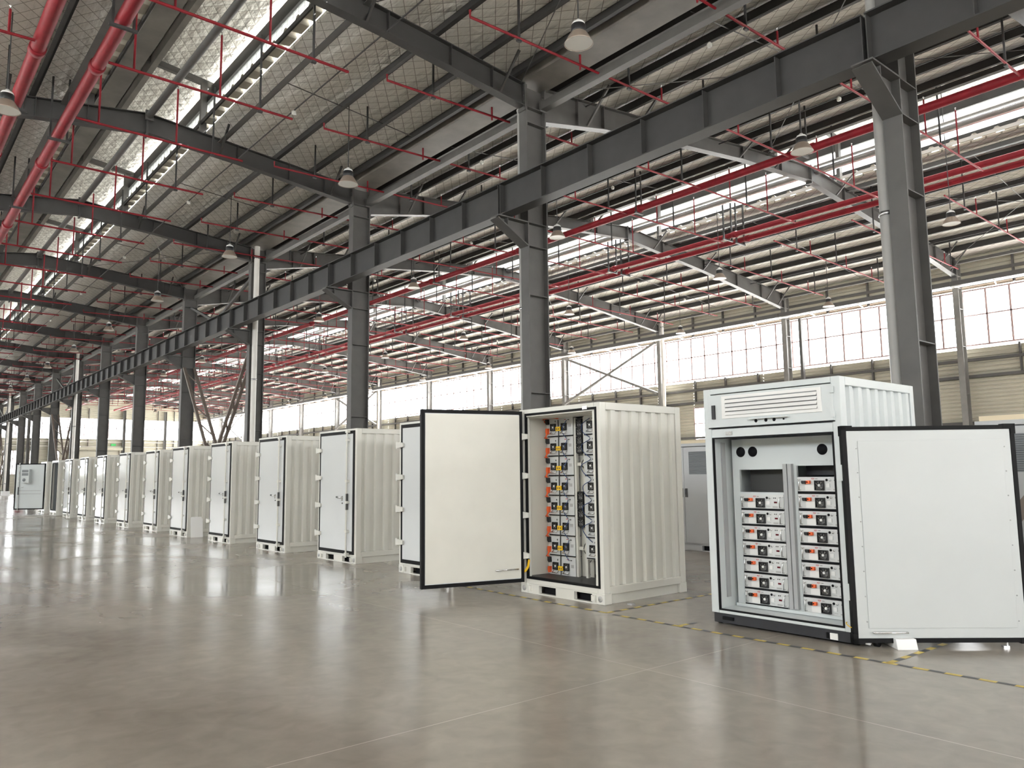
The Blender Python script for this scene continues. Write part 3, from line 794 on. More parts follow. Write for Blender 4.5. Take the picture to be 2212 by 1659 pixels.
def container_base(r):
    b = MB()                                               # rails with fork pockets between the corner castings
    for x0 in (0.005, CD-.055):
        for y0, y1 in ((.12, .20), (.50, .82), (1.13, CW-.12)): b.box(x0, x0+.05, y0, y1, .0, .12)
        for y0, y1 in ((.20, .50), (.82, 1.13)): b.box(x0, x0+.05, y0, y1, .108, .12).box(x0, x0+.05, y0, y1, 0, .016)
    for y0 in (.03, CW-.05): b.box(.13, CD-.13, y0, y0+.02, .0, .11)
    b.box(.055, CD-.055, .05, CW-.05, .11, .13)
    b.build('base_rail', 'white_paint', r)
    m = MB()
    for y0, y1 in ((.20, .50), (.82, 1.13)): m.box(.10, CD-.10, y0, y1, .004, .106)
    m.build('fork_pocket', 'dark_line', r)
    for x0 in (-.004, CD-.126):
        for y0 in (-.004, CW-.126):
            c = MB().box(x0, x0+.13, y0, y0+.13, 0, .125).build('corner_casting', 'white_paint', r, bevel=.006)
            xo = x0-.003 if x0 < 0 else x0+.13
            MB().lathe([(0, xo), (.034, xo), (.034, xo+.003), (0, xo+.003)], (0, y0+.065, .062), 18, axis='x').build('casting_hole', 'print_grey', c)
    # lashing lugs beside the pockets
    for y in (.165, CW-.17): MB().box(-.02, .01, y-.03, y+.03, .03, .10).tube([(-.02, y, .045), (-.02, y, .095)], .012, 6).build('lashing_lug', 'white_paint', r)
def hinges(r, ys, zs, mat='white_paint'):
    for z in zs:
        m = MB().box(-.055, -.012, ys-.02, ys+.09, z-.045, z+.045)
        m.prism([(ys-.02, z-.045), (ys-.02, z+.045), (ys-.12, z+.03), (ys-.12, z-.03)], 'x', -.055, -.02)
        m.tube([(-.03, ys+.085, z-.06), (-.03, ys+.085, z+.06)], .022, 10)
        m.build('hinge', mat, r, bevel=.004)
def door_leaf(r, name, z0, z1, gasket_out=True):
    """closed outward face; local x = 0 at frame front"""
    d = MB().box(-.018, .03, .118, CW-.118, z0+.055, z1-.055).build(name, 'door_paint_lit', r, bevel=.004)
    g = MB(); rect_ring(g, -.014, .028, .065, CW-.065, z0, z1, .053); g.build('door_gasket', 'rubber', d)
    return d
def lever_handle(d, y, z, s=1):
    h = MB().box(-.03, -.018, y-.022, y+.022, z-.05, z+.035)
    h.tube([(-.045, y, z+.01), (-.05, y+.11*s, z+.015)], .013, 8); h.tube([(-.018, y, z+.01), (-.05, y, z+.01)], .012, 8)
    h.build('lever_handle', 'chrome', d)
    MB().tube([(-.05, y+.11*s, z+.015), (-.05, y+.17*s, z+.018)], .016, 8).build('lever_grip', 'black_plastic', d)
def make_closed():
    r = empty('battery_cabinet')
    container_shell(r, False); container_base(r)
    d = door_leaf(r, 'door', .155, CH-.035)
    hinges(d, CW-.06, (.47, .98, 1.48, 1.985))
    yr = .262                                               # locking bar
    b = MB().tube([(-.055, yr, .10), (-.055, yr, CH-.02)], .017, 10)
    b.build('lock_bar', 'white_paint', d)
    for z in (.16, .55, 1.05, 1.42, CH-.20, CH-.05):
        MB().box(-.075, -.015, yr-.045, yr+.03, z-.022, z+.022).build('bar_keeper', 'white_paint', d)
    MB().box(-.07, -.03, yr-.02, yr+.012, .92, 1.20).build('bar_handle', 'print_dark', d)
    lever_handle(d, .47, 1.12)
    MB().lathe([(0, -.03), (.012, -.03), (.012, -.018), (0, -.018)], (0, .47, 1.03), 10, axis='x').build('key_lock', 'print_dark', d)
    return r
CXY = [(6.62, 3.38), (6.62, 6.31), (6.58, 9.22), (6.62, 12.15), (6.57, 14.95), (6.57, 17.95), (6.50, 20.78), (6.60, 23.75), (6.46, 26.3), (6.48, 29.5),
       (6.48, 32.33), (6.52, 35.4), (6.46, 37.93), (6.48, 40.85)]
proto = make_closed(); i = 0
for k in range(2, 12):
    o = proto if i == 0 else dup(proto)
    o.location = (*CXY[k], 0)
    lab = ('closed white battery container partly behind the open cream door' if k == 2 else
           'closed white battery container with a white panel leaning on its side' if k == 6 else
           'closed white battery container, %s along the row after the two open ones' % nth(k-2))
    tag(o, lab, 'battery container', 'closed battery containers'); i += 1

# ---- second container: door swung wide open, racks of battery packs inside
c1 = empty('open_battery_cabinet', (*CXY[1], 0))
tag(c1, 'white battery container with its cream door swung open and two racks inside', 'battery container')
container_shell(c1, True); container_base(c1)
g = MB(); rect_ring(g, -.006, .02, .055, CW-.112, .18, CH-.055, .030); g.build('opening_gasket', 'rubber', c1)
m = MB().box(.05, CD-.08, .062, .070, .2, CH-.1).box(.05, CD-.08, CW-.070, CW-.062, .2, CH-.1).box(CD-.09, CD-.08, .07, CW-.07, .2, CH-.1).box(.05, CD-.08, .07, CW-.07, CH-.11, CH-.10)
m.build('inner_lining', 'inner_cream', c1)
MB().box(.06, CD-.09, .07, CW-.07, .195, .205).build('inner_floor', 'black_steel', c1)
MB().box(-.012, .01, .20, .28, CH-.075, CH-.035).build('door_stop', 'galvanised', c1)
# rack uprights, shelves and middle chase
m = MB()
for y in (.16, .685, .855, 1.375): m.box(.42, .46, y-.018, y+.018, .205, CH-.12)
for k in range(9):
    for a, b in ((.18, .68), (.87, 1.36)):
        m.box(.42, 1.25, a, b, .185+k*.257-.006, .185+k*.257+.002)
for z in (.56, 1.08, 1.62): m.box(.44, .46, .66, .87, z-.02, z+.02)
m.build('rack_frame', 'inner_cream', c1)
MB().box(.52, .53, .66, .87, .205, CH-.12).build('chase_panel', 'inner_cream', c1)
MB().box(.60, .61, .63, .66, .205, 2.2).build('chase_return', 'trunking', c1)
MB().box(.435, .46, .50, 1.40, CH-.125, CH-.06).build('top_busbar_cover', 'dark_line', c1)
MB().box(.42, .46, .12, .42, CH-.115, CH-.07).build('top_red_bus', 'print_red', c1)
hinges(c1, CW-.085, (.47, .98, 1.48, 1.985))
# the open door
dl = empty('door'); dl.parent = c1; dl.location = (-.03, CW-.06, 0)
ang = math.atan2(.366, -1.31); dl.rotation_euler = (0, 0, ang)           # local +x runs along the leaf, +y outwards
DW = 1.37
MB().box(.02, DW-.02, 0, .05, .155, CH-.045).build('door_core', 'door_paint_lit', dl)
MB().box(.045, DW-.05, .05, .058, .195, CH-.08).build('door_lining', 'inner_cream', dl)
def ring_xz(m, a0, a1, b0, b1, y0, y1, t):
    m.box(a0, a1, y0, y1, b0, b0+t).box(a0, a1, y0, y1, b1-t, b1).box(a0, a0+t, y0, y1, b0+t, b1-t).box(a1-t, a1, y0, y1, b0+t, b1-t)
m = MB(); ring_xz(m, 0, DW, .14, CH-.025, -.004, .056, .045); m.build('door_gasket', 'rubber', dl)
MB().tube([(.10, .055, .30), (.10, .10, .31), (.40, .10, .31), (.40, .055, .30)], .009, 8).build('pull_bar', 'chrome', dl)
MB().tube([(1.02, .02, .08), (1.02, .02, .24)], .016, 8).build('lock_bar', 'galvanised', dl)
# yellow strap tying the door back
pts = [(-.05, 1.42, .42), (-.07, 1.44, .36), (-.06, 1.40, .28), (-.03, 1.35, .27), (-.012, 1.31, .33), (-.01, 1.29, .42)]
m = MB()
for a, b in zip(pts, pts[1:]): m.beam(a, b, .035, .004, up=(1, 0, 0))
o = m.build('strap', 'yellow', loc=(*CXY[1], 0)); tag(o, 'yellow webbing strap hanging at the hinge edge of the open doorway', 'strap')

# battery packs of that container
def fan_grille(m_frame, parent, x, y, z, s, hubm='label_white'):
    """square axial fan on a front plate facing -x"""
    f = MB(); rect_ring(f, x-.022, x, y-s/2, y+s/2, z-s/2, z+s/2, s*.07)
    f.box(x-.008, x, y-s/2+.004, y+s/2-.004, z-s/2+.004, z+s/2-.004)
    fan = f.build('fan', 'black_plastic', parent)
    b = MB()
    for k in range(7):
        a = 2*PI*k/7; c, sn = math.cos(a), math.sin(a); c2, s2 = math.cos(a+.75), math.sin(a+.75)
        r0, r1 = s*.14, s*.43
        b.add([(x-.013, y+r0*c, z+r0*sn), (x-.010, y+r1*c, z+r1*sn), (x-.018, y+r1*c2, z+r1*s2), (x-.018, y+r0*c2, z+r0*s2)], [(0, 1, 2, 3)])
    b.build('fan_blade', 'fan_grey', fan)
    MB().lathe([(0, x-.021), (s*.13, x-.021), (s*.14, x-.015), (s*.14, x-.008)], (0, y, z), 16, axis='x').build('fan_hub', hubm, fan)
    w_ = MB()
    for a in (.6, 2.3, 3.9, 5.4): w_.beam((x-.019, y+s*.15*math.cos(a), z+s*.15*math.sin(a)), (x-.019, y+s*.46*math.cos(a), z+s*.46*math.sin(a)), s*.025, s*.025)
    w_.build('fan_strut', 'chrome', fan)
def cup_handle(parent, x, ya, yb, z, vert=False):
    m = MB()
    if vert: m.tube([(x, ya, z), (x-.03, ya, z), (x-.03, ya, yb), (x, ya, yb)], .006, 7)
    else: m.tube([(x, ya, z+.02), (x-.035, ya, z), (x-.035, yb, z), (x, yb, z+.02)], .0065, 7)
    m.build('handle', 'chrome', parent)
def make_pack(plugs):
    """19-inch battery pack .47 wide, .25 high, local origin at front bottom, y from 0"""
    r = MB().box(0, .70, .0, .455, .008, .247).build('battery_pack', 'module_grey')
    MB().box(-.006, 0, -.012, .467, .014, .244).build('front_plate', 'module_light', r)
    MB().box(-.004, 0, -.012, .467, .0, .014).build('gap_shade', 'dark_line', r)  # black strip painted for the shaded gap between packs
    for y in (.350, .145): fan_grille(None, r, -.006, y, .125, .095)
    cup_handle(r, -.006, .30, .39, .045); cup_handle(r, -.006, .10, .19, .045)
    y_ = MB().box(-.03, -.006, .205, .29, .075, .130).build('fuse_cover', 'yellow', r)
    for ym in (.23, .265): MB().box(-.032, -.03, ym-.007, ym+.007, .09, .11).build('warning_mark', 'print_dark', y_)
    MB().box(-.008, -.006, .115, .145, .215, .223).build('logo_print', 'print_red', r)
    MB().box(-.008, -.006, .02, .07, .12, .16).build('spec_print', 'print_grey', r)
    MB().box(-.012, -.006, .31, .32, .195, .215).build('switch', 'print_dark', r)
    MB().box(-.014, -.006, .052, .078, .207, .218).build('comm_port', 'print_dark', r)
    if plugs:
        MB().prism([(.435, .235), (.475, .24), (.475, .19), (.455, .165), (.43, .17)], 'x', -.045, -.006).build('black_plug', 'black_plastic', r)
        p = MB().prism([(.43, .115), (.47, .115), (.475, .07), (.462, .035), (.44, .04)], 'x', -.045, -.006)
        p.build('orange_plug', 'orange', r)
        if plugs > 1:
            q = MB().tube([(-.03, .455, .045), (-.04, .47, .01), (-.045, .495, -.006), (-.03, .455, -.012), (-.028, .455, -.03)], .011, 8)
            q.build('orange_cable', 'orange', r)
    return r
pk = make_pack(2); pk0 = make_pack(1); pkr = make_pack(0)
for k in range(8):
    src = pk0 if k == 0 else pk
    o = src if k <= 1 else dup(src)
    o.location = (CXY[1][0]+.41, CXY[1][1]+.883, .188+k*.257)
    tag(o, 'grey two-fan battery pack with an orange plug, %s up in the tall full rack' % nth(k), 'battery pack', 'battery packs in the full rack')
for k in range(7):
    o = pkr if k == 0 else dup(pkr)
    o.location = (CXY[1][0]+.41, CXY[1][1]+.205, .188+.257+k*.257)
    tag(o, 'grey two-fan battery pack half hidden by the doorway, %s above the empty slot' % nth(k), 'battery pack', 'battery packs in the second rack')
# vertical cables
def cable(name, pts, r, mat, lab, loc):
    P = [Vector(p) for p in pts]; out = []
    for i in range(len(P)-1):
        p0, p1, p2, p3 = P[max(i-1, 0)], P[i], P[i+1], P[min(i+2, len(P)-1)]
        for t in (0, .25, .5, .75):
            out.append(.5*((2*p1)+(p2-p0)*t+(2*p0-5*p1+4*p2-p3)*t*t+(3*p1-p0-3*p2+p3)*t**3))
    out.append(P[-1])
    o = MB().tube(out, r, 7).build(name, mat, loc=loc); return tag(o, lab, 'cable', 'cables in the open container')
base = Vector((CXY[1][0], CXY[1][1], 0))
pts = [(.36, 1.10, 2.20)]
for k in range(8): pts += [(.395, 1.135, 2.12-k*.257), (.392, 1.128, 2.03-k*.257)]
cable('power_cable', pts+[(.39, 1.13, .21)], .007, 'black_plastic', 'black cable running down the middle of the full rack', base)
pts = []
for k in range(8): pts += [(.385, .965, 2.195-k*.257), (.36, 1.015-.01*(k % 2), 2.10-k*.257), (.37, 1.03, 2.03-k*.257)]
cable('data_cable', pts[:-2], .005, 'blue_cable', 'thin blue data cable looping down the full rack', base)
pts = []
for k in range(7): pts += [(.39, .55, 2.195-k*.257), (.36, .66+.012*(k % 3), 2.12-k*.257), (.37, .655-.01*(k % 2), 2.02-k*.257)]
cable('data_cable', pts[:-2], .005, 'blue_cable', 'thin blue data cable looping down beside the second rack', base)
cable('loose_cable', [(.44, .70, .66), (.42, .735, .56), (.43, .69, .48), (.44, .65, .44)], .006, 'black_plastic', 'loose black cable end hanging low in the middle chase', base)
cable('loose_cable', [(.44, .70, 1.70), (.42, .74, 1.62), (.43, .70, 1.56)], .006, 'black_plastic', 'loose black cable end hanging high in the middle chase', base)
cable('loose_cable', [(.47, .655, .42), (.45, .68, .36), (.46, .67, .24)], .005, 'black_plastic', 'thin black wire hanging beside the empty slot', base)
cable('busbar_cable', [(.40, 1.37, 2.18), (.36, 1.40, 2.22), (.36, 1.25, 2.24), (.38, 1.12, 2.225)], .010, 'orange', 'orange cable across the top of the full rack', base)
# the two stacks of small chase fans
for zc, nm in ((1.98, 'upper'), (1.05, 'lower')):
    st = MB().box(.435, .47, .715, .835, zc-.225, zc+.225).build('fan_stack', 'black_plastic', loc=base)
    tag(st, '%s stack of four black cooling fans in the middle chase' % nm, 'fan')
    for k in range(4):
        fan_grille(None, st, .435, .775, zc-.165+k*.11, .105, 'fan_grey')
    if nm == 'upper': pass

# ---- first container: louvred head, racks of slim modules, door folded right back
c0 = empty('open_rack_cabinet', (*CXY[0], 0))
tag(c0, 'tall white container on a black plinth with louvred head and slim rack modules', 'battery container')
f = MB()
for y0 in (0, CW-.085):
    f.box(0, .10, y0, y0+.085, .115, CH).box(CD-.08, CD, y0, y0+.085, .115, CH)
f.box(0, .10, .085, CW-.085, CH-.055, CH).box(0, .10, .085, CW-.085, 1.84, 1.93)
f.box(0, .10, .085, CW-.085, .115, .145)
for y0 in (0, CW-.06): f.box(.10, CD-.08, y0, y0+.06, CH-.08, CH).box(.10, CD-.08, y0, y0+.06, .115, .20)
f.box(.08, CD-.08, .06, CW-.06, CH-.04, CH-.01).box(CD-.08, CD, .085, CW-.085, .115, CH)
f.build('frame', 'cool_white', c0, bevel=.006)
prof = []
for k in range(8):
    u = .10+k*.165
    prof += [(u, .045), (u+.075, .045), (u+.095, .012), (u+.15, .012)]
MB().strip(prof+[(CD-.08, .045)], 'z', .2, CH-.08).build('side_wall', 'cool_white', c0)
MB().strip([(u, CW-v) for u, v in prof+[(CD-.08, .045)]], 'z', .2, CH-.08).build('side_wall', 'white_paint', c0)
MB().box(.02, CD-.02, .01, CW-.01, .02, .115).build('plinth', 'black_steel', c0, bevel=.005)
for x in (.10, CD-.15):
    for y in (.03, CW-.03): MB().lathe([(0, y-.02), (.045, y-.02), (.045, y+.02), (0, y+.02)], (x, 0, .045), 16, axis='y').build('caster', 'rubber', c0)
m = MB().box(.008, .02, .16, .23, .03, .085); m.build('plinth_tag', 'label_white', c0)
MB().box(.005, .02, .25, .265, .035, .085).box(.002, .02, 1.22, 1.34, .055, .085).build('plinth_socket', 'rubber', c0)
MB().lathe([(0, -.10), (.028, -.10), (.028, -.02), (0, -.02)], (.06, 0, .05), 14, axis='y').build('white_roller', 'white_foam', c0)
MB().lathe([(0, -.14), (.042, -.14), (.042, -.10), (0, -.10)], (.14, 0, .045), 18, axis='y').build('side_wheel', 'rubber', c0)
# louvred upper door
ud = MB().box(-.012, .02, .065, CW-.065, 1.945, 2.275).build('upper_door', 'cool_white', c0, bevel=.004)
MB().box(-.013, .0, .06, CW-.06, 1.935, 1.943).build('shadow_gap', 'dark_line', ud)
m = MB(); m.box(-.020, -.012, .17, 1.23, 2.03, 2.06).box(-.020, -.012, .17, 1.23, 2.225, 2.255).box(-.020, -.012, .17, .21, 2.06, 2.225).box(-.020, -.012, 1.19, 1.23, 2.06, 2.225)
for k in range(4):
    z = 2.064+k*.0405
    m.add([(-.034, .21, z), (-.034, 1.19, z), (-.014, 1.19, z+.030), (-.014, .21, z+.030)], [(0, 1, 2, 3)]).add([(-.034, .21, z-.003), (-.034, 1.19, z-.003), (-.034, 1.19, z), (-.034, .21, z)], [(0, 1, 2, 3)])
m.build('louvre', 'label_white', ud)
MB().box(-.0125, -.011, .21, 1.19, 2.06, 2.225).build('louvre_back', 'vent_grey', ud)
m = MB()
for y, rr in ((.85, .017), (.742, .017), (.655, .017), (.555, .009)): m.lathe([(0, -.0135), (rr, -.0135), (rr, -.012)], (0, y, 1.988), 16, axis='x')
m.build('cable_hole', 'dark_line', ud)
MB().prism([(-.055, 2.003), (-.055, 2.009), (-.012, 2.016), (-.012, 2.003)], 'y', .50, .92).build('rain_hood', 'cool_white', ud)
MB().box(-.03, -.012, 1.31, 1.345, 2.03, 2.17).build('swing_lock', 'black_plastic', ud)
MB().box(-.025, -.012, 1.318, 1.337, 2.09, 2.15).build('lock_flap', 'black_steel', ud)
for z in (2.0, 2.22): MB().box(-.02, -.004, .055, .085, z-.03, z+.03).build('hinge', 'cool_white', ud)
MB().box(-.01, .0, 1.13, 1.2, 1.865, 1.90).build('door_stop', 'galvanised', c0)
# doorway: gasket, lining, rack panels
g = MB(); rect_ring(g, -.004, .02, .085, CW-.09, .145, 1.845, .014); g.build('opening_gasket', 'rubber', c0)
m = MB().box(.05, CD-.08, .062, .070, .145, 1.9).box(.05, CD-.08, CW-.070, CW-.062, .145, 1.9).box(CD-.09, CD-.08, .07, CW-.07, .145, 1.9).box(.05, CD-.08, .07, CW-.07, 1.85, 1.86).box(.05, CD-.08, .07, CW-.07, .14, .15)
m.build('inner_lining', 'cool_white', c0)
XM = .30
m = MB()
m.box(XM, XM+.01, .08, CW-.11, 1.55, 1.83)                                  # head panel with four cable holes
for a, b in ((.08, .14), (.635, .78), (1.27, 1.35)): m.box(XM, XM+.03, a, b, .17, 1.55)
m.box(XM, XM+.02, .78, 1.27, 1.52, 1.55).box(XM, XM+.02, .78, 1.27, 1.255, 1.295).box(XM-.02, XM+.06, .08, CW-.10, .155, .185)
m.build('rack_frame', 'cool_white', c0)
m = MB()
for y in (1.245, 1.105, .36, .20): m.lathe([(0, XM-.003), (.052, XM-.003), (.052, XM)], (0, y, 1.70), 24, axis='x')
m.build('cable_hole', 'dark_line', c0)
for y0, nm in ((.665, 0), (.715, 1)):
    t = MB().box(XM-.045, XM, y0, y0+.04, .20, 1.57)
    for k in range(70): t.box(XM-.047, XM-.044, y0-.001, y0+.012, .21+k*.0193, .219+k*.0193)
    t.build('cable_trunking', 'trunking', c0)
t = MB().box(.16, .22, CW-.085, CW-.07, .25, 1.80)
for k in range(76): t.box(.16, .172, CW-.088, CW-.084, .26+k*.02, .27+k*.02)
t.build('cable_trunking', 'trunking', c0)
MB().box(XM+.18, XM+.19, .79, 1.26, 1.295, 1.52).build('slot_back', 'fan_grey', c0)
MB().box(XM+.18, XM+.19, .14, .635, 1.46, 1.55).build('slot_back', 'black_steel', c0)
MB().box(XM-.14, XM-.06, .45, .62, 1.845, 1.855).build('tube_light', 'label_white', c0)
# folded-back door
dd = empty('door'); dd.parent = c0; dd.location = (-.02, .02, 0); dd.rotation_euler = (0, 0, math.atan2(-.99, 1.10))
MB().box(.03, 1.45, -.045, .0, .07, 1.865).build('door_core', 'dimmed_white', dd)
MB().box(.04, 1.435, -.052, -.045, .085, 1.845).build('door_lining', 'dimmed_white', dd)
m = MB(); m.box(.13, 1.365, -.058, -.052, .165, 1.755); m.build('door_panel', 'dimmed_white', dd, bevel=.002)
m = MB(); ring_xz(m, 0, 1.475, .045, 1.878, -.056, .01, .036)
m.build('door_gasket', 'rubber', dd)
m = MB()
for a0, a1 in ((-.006, .09), (1.385, 1.483)):
    for b0, b1 in ((.035, .08), (1.85, 1.888)): m.box(a0, a1, -.06, .014, b0, b1)
for a0, a1 in ((-.006, .035), (1.443, 1.483)):
    for b0, b1 in ((.035, .12), (1.80, 1.888)): m.box(a0, a1, -.06, .014, b0, b1)
m.build('gasket_corner', 'rubber', dd)
MB().tube([(.16, -.055, .13), (.16, -.09, .135), (.44, -.09, .135), (.44, -.055, .13)], .008, 8).build('pull_bar', 'chrome', dd)
MB().tube([(1.28, -.03, -.0), (1.28, -.03, .06)], .010, 8).box(1.24, 1.29, -.05, -.01, -.01, .015).build('latch_foot', 'galvanised', dd)
m = MB()
for k in range(8):
    for a in (.118, 1.382): m.lathe([(0, -.056), (.006, -.056), (.006, -.052)], (a, 0, .22+k*.21), 8, axis='y')
m.build('lining_screw', 'trunking', dd)
for z in (.46, 1.48): MB().box(-.03, .02, -.01, .06, z-.07, z+.07).build('hinge', 'cool_white', c0)
cable('earth_wire', [(.30, .10, .17), (-.02, .06, .20), (-.02, .0, .16), (.06, -.10, .17), (.07, -.135, .18)], .004, 'yellow', 'thin yellow earth wire looped from rack to folded-back door', Vector((*CXY[0], 0)))
# slim rack modules with fan, plugs, label and display
GLY = {'Y': [((0, 1), (.35, .5)), ((.7, 1), (.35, .5)), ((.35, .5), (.35, 0))], 'I': [((.35, 0), (.35, 1)), ((.08, 1), (.62, 1)), ((.08, 0), (.62, 0))]}
def lettering(m, text, x, y, z, h):
    for i, ch in enumerate(text):
        for (a0, b0), (a1, b1) in GLY[ch]:
            m.beam((x, y-(i*.85+a0)*h, z+b0*h), (x, y-(i*.85+a1)*h, z+b1*h), h*.26, .001, up=(1, 0, 0))
def make_module():
    r = MB().box(0, .55, .0, .445, .004, .146).build('rack_module', 'module_grey')
    MB().box(-.005, 0, -.018, .463, .012, .1475).build('front_plate', 'module_light', r)
    MB().box(-.004, 0, -.0, .463, -.003, .012).build('gap_shade', 'dark_line', r)  # stands for the shade in the gap below each module
    fan_grille(None, r, -.005, .235, .068, .092)
    for y in (.432, .013): cup_handle(r, -.005, y, .122, .024, True)
    MB().prism([(.372, .082), (.40, .082), (.408, .095), (.408, .112), (.372, .112)], 'x', -.035, -.005).build('black_plug', 'black_plastic', r)
    p = MB().box(-.033, -.005, .325, .358, .084, .114).build('orange_socket', 'orange', r)
    MB().lathe([(0, -.035), (.007, -.035), (.007, -.033)], (0, .349, .10), 10, axis='x').build('socket_hole', 'dark_line', p)
    m = MB(); lettering(m, 'YIY', -.0062, .318, .124, .012); m.build('logo_lettering', 'print_red', r)
    MB().box(-.0062, -.005, .255, .278, .128, .132).box(-.0062, -.005, .280, .284, .129, .131).build('logo_print', 'print_dark', r)
    MB().box(-.0058, -.005, .285, .385, .020, .076).build('spec_label', 'label_white', r)
    MB().lathe([(0, -.008), (.012, -.008), (.012, -.005)], (0, .165, .118), 14, axis='x').build('cable_gland', 'dark_line', r)
    MB().lathe([(0, -.014), (.009, -.014), (.009, -.005)], (0, .130, .116), 12, axis='x').build('knob', 'chrome', r)
    MB().box(-.012, -.005, .135, .172, .050, .086).build('socket', 'label_white', r)
    MB().box(-.007, -.005, .055, .088, .066, .082).build('display', 'display_red', r)
    m = MB()
    for y in (.088, .070): m.lathe([(0, -.008), (.005, -.008), (.005, -.005)], (0, y, .116), 8, axis='x')
    m.build('status_led', 'dark_line', r)
    m = MB().box(-.0056, -.005, .05, .105, .022, .036).box(-.0056, -.005, .13, .165, .030, .034); m.build('spec_print', 'print_grey', r)
    m = MB()
    for y in (-.010, .455):
        for z in (.02, .125): m.lathe([(0, -.008), (.004, -.008), (.004, -.005)], (0, y, z), 8, axis='x')
    m.build('mount_screw', 'print_grey', r)
    return r
md = make_module(); i = 0
for col, y0, n, z0, dz in (('rack beside the empty slot', .80, 7, .185, .1562), ('rack near the folded-back door', .165, 8, .172, .1605)):
    for k in range(n):
        o = md if i == 0 else dup(md)
        o.location = (CXY[0][0]+XM-.002, CXY[0][1]+y0, z0+k*dz); i += 1
        tag(o, 'slim grey rack module with orange socket, %s up in the %s' % (nth(k), col), 'rack module', 'rack modules of the black-plinth container')

# ---- twelfth: open dark container at the far end, and last one with a cooler on its ajar door
c12 = empty('open_battery_cabinet', (*CXY[12], 0)); tag(c12, 'white container standing open and dark near the far end of the row', 'battery container')
container_shell(c12, True); container_base(c12)
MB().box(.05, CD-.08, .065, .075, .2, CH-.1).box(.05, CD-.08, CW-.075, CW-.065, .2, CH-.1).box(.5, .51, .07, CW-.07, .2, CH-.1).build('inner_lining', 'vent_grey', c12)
g = MB(); rect_ring(g, -.006, .02, .10, CW-.10, .19, CH-.08, .05); g.build('opening_gasket', 'rubber', c12)
c13 = empty('cooled_battery_cabinet', (*CXY[13], 0)); tag(c13, 'last white container of the row, door ajar with a cooling unit on it', 'battery container')
container_shell(c13, True); container_base(c13)
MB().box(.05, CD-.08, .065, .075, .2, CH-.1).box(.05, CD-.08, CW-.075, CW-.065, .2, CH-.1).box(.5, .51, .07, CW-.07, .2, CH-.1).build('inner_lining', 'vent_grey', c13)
d13 = empty('door'); d13.parent = c13; d13.location = (-.02, .06, 0); d13.rotation_euler = (0, 0, PI/2+math.radians(50))   # local +x along leaf, +y outwards
MB().box(.05, 1.30, -.02, .02, .24, CH-.13).build('door_core', 'cool_white', d13)
m = MB(); ring_xz(m, 0, 1.36, .19, CH-.08, -.022, .018, .055); m.build('door_gasket', 'rubber', d13)
MB().box(.15, 1.18, .02, .026, 1.02, 1.04).box(.15, 1.18, .02, .026, .88, .90).build('door_seam', 'trunking', d13)
ac = MB().box(.62, .98, .02, .20, 1.38, 2.0).build('cooling_unit', 'cool_white', d13, bevel=.008)
m = MB()
for k in range(5): m.box(.66, .95, .20, .203, 1.88+k*.02, 1.893+k*.02).box(.66, .95, .20, .203, 1.73+k*.02, 1.743+k*.02)
m.box(.66, .95, .198, .201, 1.86, 1.97).box(.66, .95, .198, .201, 1.71, 1.83)
m.build('louvre', 'vent_grey', ac)
MB().lathe([(0, .203), (.075, .203), (.075, .2)], (.84, 0, 1.52), 20, axis='y').build('fan_grille', 'vent_grey', ac)
MB().tube([(1.16, .05, .12), (1.16, .05, CH-.05)], .02, 8).build('lock_bar', 'galvanised', d13)
MB().box(1.14, 1.18, .05, .08, .85, 1.2).build('bar_handle', 'print_dark', d13)
MB().tube([(1.02, .02, 1.2), (1.02, .06, 1.2), (.92, .06, 1.2)], .014, 8).build('lever_handle', 'chrome', d13)

# ---------------------------------------------------------------- grey outdoor cabinets behind the row
def make_grey_cabinet(L):
    """front faces -x, y from 0 to L"""
    r = empty('outdoor_cabinet')
    MB().box(0, .9, 0, L, .13, 2.0).build('body', 'cabinet_grey', r, bevel=.006)
    MB().box(-.06, .96, -.05, L+.05, 2.0, 2.06).build('roof', 'cabinet_grey', r, bevel=.006)
    MB().box(-.02, .92, -.01, L+.01, 2.06, 2.12).build('roof_packing', 'beige', r)
    b = MB()
    for x in (0, .84):
        for y0, y1 in ((0, .10), (.34, L-.34), (L-.10, L)): b.box(x, x+.06, y0, y1, 0, .13)
        b.box(x, x+.06, 0, L, .105, .13).box(x, x+.06, 0, L, 0, .015)
    b.box(.06, .84, 0, .05, 0, .13).box(.06, .84, L-.05, L, 0, .13)
    b.build('base_rail', 'cabinet_grey', r)
    MB().box(.08, .82, .10, L-.10, .02, .10).build('fork_pocket', 'dark_line', r)
    for k, (a, c) in enumerate(((.012, L/2-.004), (L/2+.004, L-.012))):
        d = MB().box(-.02, 0, a, c, .15, 1.99).build('door', 'cabinet_grey', r, bevel=.003)
        ya, yb = (a+.09, c-.13) if k == 0 else (a+.13, c-.09)
        v = MB().box(-.022, -.02, ya, yb, 1.46, 1.90)
        for q in range(17): v.add([(-.022, ya, 1.47+q*.0255), (-.022, yb, 1.47+q*.0255), (-.034, yb, 1.483+q*.0255), (-.034, ya, 1.483+q*.0255)], [(0, 1, 2, 3)])
        v.build('louvre', 'vent_grey', d)
        y = c-.05 if k == 0 else a+.05
        MB().box(-.035, -.02, y-.025, y+.025, 1.02, 1.19).box(-.05, -.035, y-.012, y+.018, 1.07, 1.18).build('swing_handle', 'print_dark', d)
    return r
ca = make_grey_cabinet(1.4)
ca.location = (12.42, 8.9, 0); tag(ca, 'grey double-door outdoor cabinet seen in the gap between the two open containers', 'outdoor cabinet', 'grey outdoor cabinets')
o = dup(ca, (10.2, 2.1, 0), 'grey double-door outdoor cabinet behind the folded-back door, beige packing on top')
